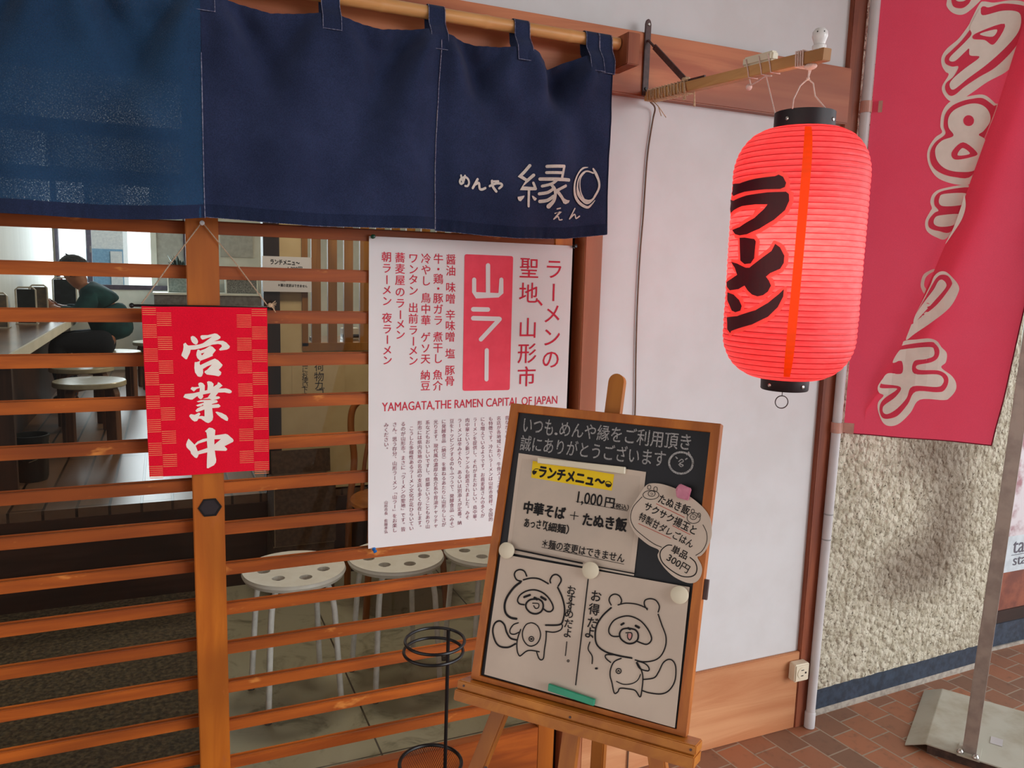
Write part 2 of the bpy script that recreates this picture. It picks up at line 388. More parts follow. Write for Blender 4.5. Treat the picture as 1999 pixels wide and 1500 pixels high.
# ------------------------------------------------------------------ mesh helpers
class MB:
    def __init__(s): s.v = []; s.f = []; s.mi = []; s.cur = 0
    def add(s, vs, fs):
        k = len(s.v); s.v += [tuple(p) for p in vs]; s.f += [tuple(i+k for i in f) for f in fs]; s.mi += [s.cur]*len(fs)
        return s
    def box(s, x0, x1, y0, y1, z0, z1):
        vs = [(x, y, z) for z in (z0, z1) for y in (y0, y1) for x in (x0, x1)]
        return s.add(vs, [(0, 2, 3, 1), (4, 5, 7, 6), (0, 1, 5, 4), (2, 6, 7, 3), (0, 4, 6, 2), (1, 3, 7, 5)])
    def obox(s, c, ax, h):
        c = Vector(c); a = [Vector(v).normalized()*k for v, k in zip(ax, h)]
        vs = [c+i*a[0]+j*a[1]+k*a[2] for k in (-1, 1) for j in (-1, 1) for i in (-1, 1)]
        return s.add(vs, [(0, 2, 3, 1), (4, 5, 7, 6), (0, 1, 5, 4), (2, 6, 7, 3), (0, 4, 6, 2), (1, 3, 7, 5)])
    def bar(s, a, b, side, w, t):
        a, b = Vector(a), Vector(b); d = (b-a); L = d.length; d.normalize()
        sd = Vector(side); sd = (sd-d*sd.dot(d)).normalized(); n = d.cross(sd)
        return s.obox((a+b)/2, (d, sd, n), (L/2, w/2, t/2))
    def tube(s, pts, r, n=10, closed=False, cap=True):
        pts = [Vector(p) for p in pts]; m = len(pts); rs = r if isinstance(r, (list, tuple)) else [r]*m
        up = None; rings = []
        for i, p in enumerate(pts):
            if closed: t = pts[(i+1) % m]-pts[i-1]
            else: t = pts[min(i+1, m-1)]-pts[max(i-1, 0)]
            t.normalize()
            if up is None:
                up = Vector((0, 0, 1)) if abs(t.z) < 0.9 else Vector((1, 0, 0))
            up = (up-t*up.dot(t)).normalized(); w = t.cross(up)
            rings.append([p+rs[i]*(math.cos(2*pi*k/n)*up+math.sin(2*pi*k/n)*w) for k in range(n)])
        vs = [q for R in rings for q in R]; fs = []
        for i in range(m if closed else m-1):
            j = (i+1) % m
            for k in range(n): fs.append((i*n+k, i*n+(k+1) % n, j*n+(k+1) % n, j*n+k))
        if cap and not closed: fs += [tuple(range(n))[::-1], tuple((m-1)*n+k for k in range(n))]
        return s.add(vs, fs)
    def cyl(s, a, b, r0, r1=None, n=20): return s.tube([a, b], [r0, r1 if r1 is not None else r0], n)
    def lathe(s, prof, c=(0, 0), n=48, cap=False):
        vs = [(c[0]+r*math.cos(2*pi*k/n), c[1]+r*math.sin(2*pi*k/n), z) for r, z in prof for k in range(n)]
        fs = [(i*n+k, i*n+(k+1) % n, (i+1)*n+(k+1) % n, (i+1)*n+k) for i in range(len(prof)-1) for k in range(n)]
        if cap: fs += [tuple(range(n))[::-1], tuple((len(prof)-1)*n+k for k in range(n))]
        return s.add(vs, fs)
    def ball(s, c, r, n=16, sq=(1, 1, 1)):
        prof = [(math.sin(pi*i/n), -math.cos(pi*i/n)) for i in range(n+1)]
        m = 2*n
        vs = [(c[0]+r*sq[0]*a*math.cos(2*pi*k/m), c[1]+r*sq[1]*a*math.sin(2*pi*k/m), c[2]+r*sq[2]*z) for a, z in prof for k in range(m)]
        fs = [(i*m+k, i*m+(k+1) % m, (i+1)*m+(k+1) % m, (i+1)*m+k) for i in range(n) for k in range(m)]
        return s.add(vs, fs)
    def ring(s, c, R, r, n=40, k=8, ax=((1, 0, 0), (0, 1, 0))):
        c = Vector(c); u, w = Vector(ax[0]), Vector(ax[1])
        return s.tube([c+R*(math.cos(2*pi*i/n)*u+math.sin(2*pi*i/n)*w) for i in range(n)], r, k, closed=True)
    def prism(s, loops, fn, t0, t1):
        """polygon with holes; fn(u, v, t) -> point; front at t0, back at t1"""
        flat = [Vector((p[0], p[1], 0)) for L in loops for p in L]
        tri = tessellate_polygon([[Vector((p[0], p[1], 0)) for p in L] for L in loops])
        N = len(flat)
        vs = [fn(p.x, p.y, t0) for p in flat]+[fn(p.x, p.y, t1) for p in flat]
        fs = [tuple(t) for t in tri]+[tuple(i+N for i in t[::-1]) for t in tri]
        k = 0
        for L in loops:
            n = len(L)
            fs += [(k+i, k+(i+1) % n, k+(i+1) % n+N, k+i+N) for i in range(n)]
            k += n
        return s.add(vs, fs)
    def grid(s, nu, nv, fn):
        vs = [fn(i/nu, j/nv) for j in range(nv+1) for i in range(nu+1)]
        fs = [(j*(nu+1)+i, j*(nu+1)+i+1, (j+1)*(nu+1)+i+1, (j+1)*(nu+1)+i) for j in range(nv) for i in range(nu)]
        return s.add(vs, fs)
    def build(s, name, m, parent=None, smooth=False, bevel=0.0, solid=0.0, label=None, seg=2):
        off = Vector((0, 0, 0)); p = parent
        while p is not None: off += p.location; p = p.parent
        me = bpy.data.meshes.new(name)
        me.from_pydata([tuple(Vector(v)-off) for v in s.v], [], s.f)
        if isinstance(m, (list, tuple)):
            for pl, k in zip(me.polygons, s.mi): pl.material_index = k
        bm = bmesh.new(); bm.from_mesh(me)
        if solid:
            bmesh.ops.recalc_face_normals(bm, faces=bm.faces)
            bmesh.ops.solidify(bm, geom=list(bm.faces), thickness=solid)
        bmesh.ops.recalc_face_normals(bm, faces=bm.faces)
        if bevel: bmesh.ops.bevel(bm, geom=list(bm.edges), offset=bevel, segments=seg, affect='EDGES', clamp_overlap=True)
        bm.to_mesh(me); bm.free()
        ms = m if isinstance(m, (list, tuple)) else [m]
        for q in ms: me.materials.append(MATS[q])
        if smooth:
            for pl in me.polygons: pl.use_smooth = True
            try: me.set_sharp_from_angle(angle=math.radians(40))
            except Exception: pass
        o = bpy.data.objects.new(name, me); COL.objects.link(o)
        if parent is not None: o.parent = parent
        if label: o['label'] = label
        return o
def tag(o, label, cat, group=None):
    o['label'] = label; o['category'] = cat
    if group: o['group'] = group
    return o
def thing(name, loc, label, cat, group=None):
    o = bpy.data.objects.new(name, None); o.empty_display_size = 0.05; COL.objects.link(o); o.location = loc
    return tag(o, label, cat, group)
def struct(o): o['kind'] = 'structure'; return o
def sroot(name, loc=(0, 0, 0)):
    o = bpy.data.objects.new(name, None); o.empty_display_size = 0.05; COL.objects.link(o); o.location = loc
    return struct(o)
def dup(root, delta, label=None):
    r = root.copy(); COL.objects.link(r); r.location = root.location+Vector(delta)
    if label: r['label'] = label
    for ch in root.children:
        c = ch.copy(); COL.objects.link(c); c.parent = r
        for g in ch.children:
            d = g.copy(); COL.objects.link(d); d.parent = c
    return r

# ------------------------------------------------------------------ lettering and drawn strokes
_GL = {}
def text_mesh(s, off=0.0):
    key = (s, off)
    if key not in _GL:
        cu = bpy.data.curves.new('glyph', 'FONT'); cu.body = s; cu.size = 1.0; cu.offset = off; cu.resolution_u = 3
        o = bpy.data.objects.new('glyph', cu); COL.objects.link(o)
        dg = bpy.context.evaluated_depsgraph_get()
        me = bpy.data.meshes.new_from_object(o.evaluated_get(dg))
        vs = [(v.co.x, v.co.y) for v in me.vertices]; fs = [tuple(p.vertices) for p in me.polygons]
        bpy.data.objects.remove(o); bpy.data.meshes.remove(me); bpy.data.curves.remove(cu)
        _GL[key] = (vs, fs)
    return _GL[key]
def _ref():
    vs, _ = text_mesh('国'); xs = [v[0] for v in vs]; ys = [v[1] for v in vs]
    return (min(xs)+max(xs))/2, (min(ys)+max(ys))/2, (max(ys)-min(ys))
def smooth_line(p):
    if len(p) < 3: return p
    out = []; n = len(p)
    for i in range(n-1):
        a, b, c, d = p[max(i-1, 0)], p[i], p[i+1], p[min(i+2, n-1)]
        for k in range(5):
            t = k/5
            out.append(tuple(0.5*((2*b[j])+(-a[j]+c[j])*t+(2*a[j]-5*b[j]+4*c[j]-d[j])*t*t+(-a[j]+3*b[j]-3*c[j]+d[j])*t**3) for j in range(len(b))))
    out.append(p[-1]); return out
def smooth_loops(items):
    return [('p',)+tuple([p[:2] for p in smooth_line([L[-1]]+L+[L[0], L[1]])][5:-6] for L in it[1:]) if it[0] == 'p' else it for it in items]
def flat_shapes(items, grow=0.0):
    """decal items (0.1 mm units) -> list of (verts2d, faces)"""
    res = []; U = 1e-4
    cx, cy, ch = _ref()
    def smear(vs, fs, d):
        res.append((vs, fs))
        if d > 1e-6:
            for q in range(8): res.append(([(a+d*math.cos(q*pi/4), b+d*math.sin(q*pi/4)) for a, b in vs], fs))
    def glyph(chr_, x, y, size, off, vert=True):
        vs, fs = text_mesh(chr_)
        if not vs: return
        k = size/ch*0.95; o2 = []
        for a, b in vs:
            a, b = a-cx, b-cy
            if vert and chr_ in 'ー（）「」〜': a, b = b, -a
            if vert and chr_ in '、。，': a, b = a+0.55*ch, b+0.6*ch
            o2.append((x+a*k, y+b*k))
        smear(o2, fs, off*size)
    for it in items:
        if it[0] == 'p':
            loops = [[(x*U, y*U) for x, y in L] for L in it[1:]]
            if grow:
                L = loops[0]; n = len(L); area = sum(L[i][0]*L[(i+1) % n][1]-L[(i+1) % n][0]*L[i][1] for i in range(n)); sg = 1 if area > 0 else -1
                NL = []
                for i in range(n):
                    t = (Vector(L[(i+1) % n])-Vector(L[i-1])).normalized(); NL.append((L[i][0]+sg*t.y*grow, L[i][1]-sg*t.x*grow))
                loops = [NL]
            tri = tessellate_polygon([[Vector((x, y, 0)) for x, y in L] for L in loops])
            res.append(([p for L in loops for p in L], [tuple(t) for t in tri]))
        elif it[0] == 's':
            W = it[2]; n = len(it[1]); ws = W if isinstance(W, list) else [W]*n
            pts = [(x*U, y*U, w*U/2) for (x, y), w in zip(it[1], ws)]
            if it[3]: pts = smooth_line(pts)
            vs = []; fs = []; n = len(pts)
            for i, (x, y, w) in enumerate(pts):
                a = Vector(pts[max(i-1, 0)][:2]); b = Vector(pts[min(i+1, n-1)][:2]); t = (b-a)
                t = t.normalized() if t.length > 1e-9 else Vector((1, 0)); nx, ny = -t.y, t.x
                if not it[3] and 0 < i < n-1:
                    t1 = (Vector(pts[i][:2])-a).normalized(); c_ = max(0.5, t1.dot(t)); w = w/c_
                vs += [(x+nx*w, y+ny*w), (x-nx*w, y-ny*w)]
            fs = [(2*i, 2*i+1, 2*i+3, 2*i+2) for i in range(n-1)]
            for e, q in ((0, 1), (n-1, n-2)):
                x, y, w = pts[e]; d = Vector((x-pts[q][0], y-pts[q][1]))
                if d.length < 1e-9: continue
                th = math.atan2(d.y, d.x); k = len(vs)
                vs += [(x+w*math.cos(th+(j-3)*pi/6), y+w*math.sin(th+(j-3)*pi/6)) for j in range(7)]
                fs.append(tuple(range(k, k+7)))
            res.append((vs, fs))
        elif it[0] == 't':
            _, s, (a, b), h, off, sl = it
            vs, fs = text_mesh(s)
            a = Vector((a[0]*U, a[1]*U)); b = Vector((b[0]*U, b[1]*U)); d = b-a; L = d.length; ux = d/L; uy = Vector((-ux.y, ux.x))
            x0 = min(v[0] for v in vs); x1 = max(v[0] for v in vs)
            if s.isascii():
                y0 = 0.0; y1 = max(v[1] for v in vs); yc = (y0+y1)/2; hh = y1
            else: yc, hh = cy, ch
            ky = h*U/hh; kx = L/(x1-x0)
            smear([tuple(a+ux*((v[0]-x0)*kx)+uy*((v[1]-yc)*ky)) for v in vs], fs, off*h*U)
        elif it[0] == 'v':
            for c_, x, y in it[1]: glyph(c_, x*U, y*U, it[2]*U, it[3])
        elif it[0] == 'c':
            _, s, (a, b), n = it
            a = Vector((a[0]*U, a[1]*U)); b = Vector((b[0]*U, b[1]*U)); d = (b-a)/n; sz = d.length*0.93
            for i, c_ in enumerate(s):
                if c_ in ' 　': continue
                q = a+d*(i+0.5); glyph(c_, q.x, q.y, sz, 0.0)
    return res
def decal(name, items, fn, m, parent, cut=0.0, grow=0.0, label=None, nrm=(0, -1, 0)):
    """lay flat shapes on a surface: fn(u, v) -> point"""
    bm = bmesh.new()
    shapes = flat_shapes(items, grow); dz = min(2e-5, 4e-4/max(1, len(shapes)))
    for i_, (vs, fs) in enumerate(shapes):
        bv = [bm.verts.new((x, y, i_*dz)) for x, y in vs]
        for f in fs:
            try: bm.faces.new([bv[i] for i in f])
            except ValueError: pass
    if cut:
        for ax in (0, 1):
            lo = min(v.co[ax] for v in bm.verts); hi = max(v.co[ax] for v in bm.verts); k = lo+cut
            while k < hi:
                co = Vector((0, 0, 0)); co[ax] = k; no = Vector((0, 0, 0)); no[ax] = 1
                bmesh.ops.bisect_plane(bm, geom=list(bm.verts)+list(bm.edges)+list(bm.faces), plane_co=co, plane_no=no)
                k += cut
    bm.verts.index_update()
    b = MB(); nf = nrm if callable(nrm) else (lambda u, v: Vector(nrm))
    b.add([Vector(fn(v.co.x, v.co.y))+Vector(nf(v.co.x, v.co.y))*v.co.z for v in bm.verts], [[v.index for v in f.verts] for f in bm.faces]); bm.free()
    o = MB.build(b, name, m, parent)
    if label: o['label'] = label
    return o
# ------------------------------------------------------------------ lettering outlines, in tenths of a millimetre on the surface they lie on
SIGN=[('p',[(444,12548),(481,12568),(522,12552),(567,12502),(585,12452),(574,12407),(541,12385),(500,12403),(464,12443),(445,12498)]),('p',[(298,12400),(340,12429),(371,12384),(398,12367),(509,12373),(602,12387),(677,12411),(772,12481),(858,12546),(773,12521),(697,12491),(665,12487),(637,12522),(632,12562),(657,12579),(774,12581),(916,12616),(962,12605),(1027,12545),(1022,12514),(979,12484),(893,12450),(978,12459),(1073,12459),(1139,12423),(1209,12341),(1198,12300),(1145,12270),(1012,12252),(991,12272),(1003,12292),(1051,12337),(1038,12378),(977,12394),(863,12379),(769,12345),(618,12302),(525,12283),(437,12279),(422,12219),(358,12085),(331,12085),(255,12161),(260,12191),(290,12270),(301,12340)]),('p',[(566,12272),(590,12282),(622,12258),(721,12295),(816,12355),(862,12339),(931,12263),(863,12178),(863,12142),(744,12093),(612,12045),(558,12107),(542,12167),(549,12217)],[(634,12196),(705,12215),(652,12155)]),('p',[(509,12022),(546,12021),(617,12045),(601,11990),(614,11955),(714,12003),(818,12052),(904,12086),(969,12049),(1057,11946),(1033,11905),(974,11846),(1026,11793),(1015,11743),(971,11708),(887,11730),(736,11754),(690,11801),(700,11826),(748,11856),(844,11960),(759,11931),(664,11873),(667,11792),(641,11721),(604,11707),(557,11723),(508,11805),(497,11896),(504,11987)]),('p',[(268,11288),(302,11353),(362,11359),(465,11367),(615,11398),(747,11424),(899,11424),(966,11448),(1109,11448),(1186,11420),(1228,11382),(1218,11347),(1174,11338),(1079,11362),(935,11361),(793,11356),(641,11331),(528,11294),(443,11231),(396,11233),(313,11266)]),('p',[(563,11552),(577,11582),(615,11591),(657,11574),(693,11523),(684,11360),(651,11330),(654,11279),(625,11239),(592,11235),(547,11283),(576,11333),(587,11404),(593,11465)]),('p',[(411,11460),(440,11502),(486,11493),(589,11500),(589,11475),(532,11456),(475,11402)]),('p',[(737,11598),(770,11614),(827,11595),(868,11553),(857,11487),(939,11541),(955,11586),(988,11570),(1044,11507),(1019,11487),(966,11448),(949,11351),(896,11286),(972,11278),(990,11246),(961,11227),(837,11201),(781,11234),(639,11234),(744,11266),(802,11351),(738,11419),(749,11511)]),('p',[(525,11187),(610,11214),(799,11212),(922,11199),(943,11171),(926,11146),(816,11119),(665,11156),(666,11176),(553,11171)]),('p',[(509,11106),(580,11134),(685,11165),(835,11108),(959,11114),(996,11066),(957,11036),(833,11031),(663,11064),(646,11116),(612,11086),(541,11079)]),('p',[(497,10989),(531,11034),(607,11076),(693,11104),(700,11011),(671,11007),(605,10984),(520,10957)]),('p',[(675,11176),(817,11171),(828,11026),(843,10840),(827,10768),(778,10724),(740,10711),(693,10733),(601,10810),(554,10817),(524,10767),(473,10758),(422,10798),(373,10872),(378,10902),(407,10921),(481,10903),(566,10947),(589,10929),(589,10908),(560,10868),(621,10871),(673,10858)]),('p',[(888,10946),(926,10950),(1021,10915),(1107,10859),(1144,10795),(1133,10738),(1095,10745),(1000,10812),(925,10888)]),('p',[(674,10538),(758,10611),(825,10595),(880,10548),(870,10434),(957,10441),(1086,10454),(1131,10435),(1228,10335),(1244,10305),(1235,10269),(1057,10184),(1113,10119),(1101,10091),(1078,10080),(859,10106),(871,9995),(884,9903),(876,9846),(837,9791),(715,9734),(689,9744),(697,9924),(708,10079),(536,10050),(512,9990),(489,9975),(453,9994),(388,10076),(375,10133),(304,10219),(294,10276),(314,10340),(345,10403),(460,10266),(520,10328),(625,10370),(715,10385),(703,10504)],[(481,10241),(541,10282),(706,10325),(714,10173),(519,10120)],[(857,10349),(989,10345),(854,10234)])]
NOREN=[('s',[(7670,16484),(7541,16333),(7429,16227),(7583,16152)],68,0),('s',[(7751,16273),(7620,16155),(7443,15958),(7798,15971)],69,0),('s',[(7745,16098),(7798,15976)],58,0),('s',[(7639,15938),(7621,15571)],63,0),('p',[(7328,15755),(7364,15762),(7521,15800),(7493,15743),(7410,15662),(7355,15669),(7329,15711)]),('p',[(7711,15812),(7755,15804),(7837,15754),(7808,15708),(7770,15706),(7732,15758)]),('s',[(8022,16473),(8429,16500)],70,0),('s',[(8429,16500),(8389,16243)],64,0),('s',[(8021,16337),(8384,16353)],64,0),('s',[(7890,16190),(8594,16213)],76,0),('s',[(8252,16178),(8143,16093),(7945,16035)],64,1),('s',[(8143,16071),(8222,15988),(8258,15880),(8232,15723),(8124,15595)],[59,71,71,77,106],1),('s',[(8197,15987),(8075,15901),(7889,15862)],70,1),('s',[(8216,15822),(8081,15725),(7907,15692)],76,1),('s',[(8510,16074),(8274,15948)],65,0),('s',[(8313,15928),(8418,15824),(8485,15739)],73,1),('p',[(8405,15823),(8483,15795),(8574,15761),(8651,15760),(8627,15703),(8539,15664),(8475,15683)])]
LANTERN=[('p',[(27114,15855),(29717,15831),(-29698,15877),(-26623,15893),(-26113,15917),(-25495,15876),(-25017,15770),(-25142,15697),(-25796,15665),(-28137,15672),(31101,15662),(27848,15621),(26964,15677),(27280,15763)]),('p',[(26014,15576),(27971,15530),(-31128,15590),(-27534,15615),(-24926,15613),(-24540,15570),(-24426,15455),(-24902,15289),(-26335,15123),(-28463,14969),(-30581,14879),(30655,14863),(29453,14892),(28283,14977),(30499,15019),(-29424,15167),(-27908,15320),(-27396,15402),(-29370,15414),(30758,15403),(28260,15348),(27156,15309),(26285,15391),(26553,15501)]),('p',[(30687,14819),(-31040,14819),(-29169,14787),(-28865,14743),(-28928,14591),(-28932,14438),(-29501,14340),(-30653,14328),(31210,14395),(31005,14551)]),('p',[(28627,14376),(30515,14340),(-30367,14262),(-29678,14263),(-27744,14439),(-26358,14569),(-25908,14697),(-25193,14634),(-24520,14485),(-24530,14357),(-24968,14250),(-26301,14171),(-26886,14104),(-26396,14030),(-26076,13945),(-26453,13835),(-27141,13766),(-27976,13740),(-28903,13769),(-29719,13843),(-30365,13930),(31226,13859),(28890,13829),(27512,13894),(27129,13986),(29041,14046),(30699,14127),(29929,14262)]),('p',[(27865,13791),(30108,13753),(-31294,13657),(-30648,13548),(-30878,13457),(30885,13421),(29901,13444),(29002,13554),(28096,13642)]),('p',[(28424,13308),(31367,13351),(-28116,13486),(-26338,13628),(-24876,13798),(-24260,13887),(-24269,13758),(-24908,13560),(-26185,13378),(-28552,13217),(30103,13056),(29863,13012),(28855,13079),(28692,13205)])]
SEAM=[(-22390,16764),(-22299,15829),(-22080,15117),(-21872,14306),(-21750,13389),(-20947,12277)]
BANNER_L=[[('p',[(1656,21807),(1664,21636),(1809,21455),(2016,21376),(2208,21447),(2495,21742),(2628,21982),(1592,22067)]),('p',[(2306,21249),(2466,21639),(2578,21693),(2815,21654),(3198,21687),(3518,21620),(3685,21400),(3668,20819),(3488,20327),(3339,19891),(2860,19595),(2490,19310),(2189,19105),(1986,19113),(1807,19296),(1746,19517),(1880,19816),(1791,19907),(1685,20087),(1665,20305),(1776,20514),(2034,20756),(2243,21084)]),('p',[(2497,19244),(2814,19252),(3092,19025),(3162,18915),(2928,18075),(2742,17088),(2682,16866),(2316,16869),(1891,17031),(1659,17304),(1547,17620),(1565,17888),(1706,18152),(1859,18281),(1801,18460),(1810,18813),(1949,19071),(2183,19171)]),('p',[(2644,16844),(2629,16576),(2634,16307),(2570,15902),(2249,15377),(1998,15397),(1731,15577),(1664,15852),(1765,16126),(1798,16217),(1740,16399),(1803,16626),(2039,16759)]),('p',[(2045,14518),(1914,14473),(1752,14341),(1705,14083),(1751,13913),(1840,13787),(1867,13917),(1798,14043),(1817,14257),(1922,14388),(2050,14463)])],[('p',[(1757,21799),(1836,21602),(2040,21544),(2190,21639),(2257,21760),(2431,21999),(1713,22057)]),('p',[(2405,21242),(2515,21530),(2590,21566),(2710,21536),(3051,21615),(3529,21516),(3613,21364),(3595,20866),(3402,20416),(3019,19972),(2649,19734),(2313,19491),(2091,19284),(1951,19268),(1835,19426),(1840,19600),(2006,19766),(2103,20021),(1941,20030),(1771,20125),(1755,20300),(1901,20464),(2119,20708),(2326,21036)]),('p',[(2505,19157),(2782,19167),(3059,18962),(3125,18895),(2896,17989),(2720,17110),(2257,17071),(1874,17211),(1667,17438),(1610,17753),(1718,18019),(1945,18234),(1883,18457),(1896,18766),(2039,18980),(2270,19102)]),('p',[(2650,16777),(2609,16576),(2593,16307),(2354,15583),(2023,15580),(1785,15670),(1746,15875),(1873,16081),(1971,16149),(1853,16308),(1853,16535),(2045,16692)])],[('p',[(1854,22046),(1858,21791),(1984,21718),(2138,21770),(2233,22015)]),('p',[(2413,21369),(2498,21510),(2573,21336),(3031,21428),(3382,21381),(3495,21206),(3471,20874),(3238,20511),(2814,20068),(2373,19705),(2039,19417),(1925,19553),(2010,19723),(2268,19969),(2599,20251),(2356,20308),(2319,20482),(2227,20401),(2008,20177),(1867,20185),(1877,20293),(2059,20497),(2239,20700),(2343,20864),(2286,21038)]),('p',[(2477,19028),(2759,18995),(2955,18814),(3020,18552),(2886,18295),(2777,18189),(2952,18031),(2854,17594),(2768,17243),(2367,17204),(2031,17298),(1804,17526),(1734,17840),(1879,18059),(2153,18184),(2010,18409),(1986,18675),(2128,18889)]),('p',[(2584,16621),(2617,16487),(2553,16307),(2126,16263),(1975,16331),(1961,16489),(2054,16602)]),('p',[(2537,16037),(2419,15765),(2095,15695),(1902,15762),(1888,15922),(2025,16013)])],[('p',[(2460,20878),(3123,21086),(2921,20573),(2674,20694),(2395,20733)]),('p',[(2624,18574),(2615,18505),(2575,18454),(2515,18434),(2449,18448),(2393,18495),(2362,18562),(2362,18633),(2395,18691),(2450,18721),(2516,18716),(2576,18677),(2615,18614)]),('p',[(2413,18001),(2783,17706),(2653,17598),(2254,17540),(2154,17741)])],[('p',[(2541,20851),(2943,20952),(2863,20767)]),('p',[(2408,17847),(2604,17688),(2305,17650)])]]
BANNER_R=[[('p',[(2546,16564),(2608,16252),(2548,15893),(2378,15531),(2202,15211),(2365,15666),(2510,16296)]),('p',[(1933,14047),(2006,14304),(2128,14434),(2280,14438),(2444,14295),(2617,14068),(2629,13858),(2449,13428),(2029,12982),(1669,12662),(1451,12456),(1505,12741),(1623,13180),(1748,13529)]),('p',[(1348,12275),(1414,12432),(1723,12492),(2030,12542),(2229,12475),(2360,12309),(2510,12145),(2514,11886),(2413,11728),(2703,11508),(2845,11301),(2857,11084),(2725,10856),(2577,10779),(1955,10753),(1755,10338),(1505,10004),(1273,9893),(1065,9965),(894,10312),(871,10580),(995,10791),(867,10871),(814,11024),(879,11208),(1126,11624)])],[('p',[(1971,14049),(2067,14263),(2173,14351),(2327,14334),(2435,14189),(2432,14020),(2136,13501),(1782,13143),(1548,12917),(1623,13180),(1767,13529)]),('p',[(1300,12141),(1386,12299),(2039,12443),(2199,12387),(2310,12220),(2292,12003),(2130,11862),(1788,11754),(1839,11626),(2344,11637),(2588,11500),(2639,11286),(2551,11062),(2363,11004),(1817,10986),(1653,10597),(1444,10245),(1214,10114),(1031,10121),(934,10315),(935,10540),(1041,10728),(1301,10970),(1296,11037),(936,11011),(870,11073),(952,11302),(1048,11597)])],[('p',[(2021,13923),(2115,14159),(2205,14216),(2309,14122),(2303,13974),(2052,13583),(1778,13186),(1605,12941),(1623,13180),(1821,13574)]),('p',[(1282,12118),(1434,12193),(2052,12301),(2176,12213),(2172,12039),(1967,11940),(1700,11858),(1731,11509),(2316,11526),(2500,11407),(2495,11254),(2349,11157),(1725,11134),(1598,10770),(1387,10442),(1162,10253),(1038,10279),(1007,10411),(1058,10527),(1317,10793),(1411,11089),(905,11142),(932,11300),(1059,11464),(1416,11488),(1386,11839),(1152,11780)])]]
FOLD=[(3424,20415),(3118,18843),(2784,17419),(2472,16025),(2144,14968),(1824,13859),(1589,12907),(1361,12268),(1104,11605),(869,10964),(559,10323)]
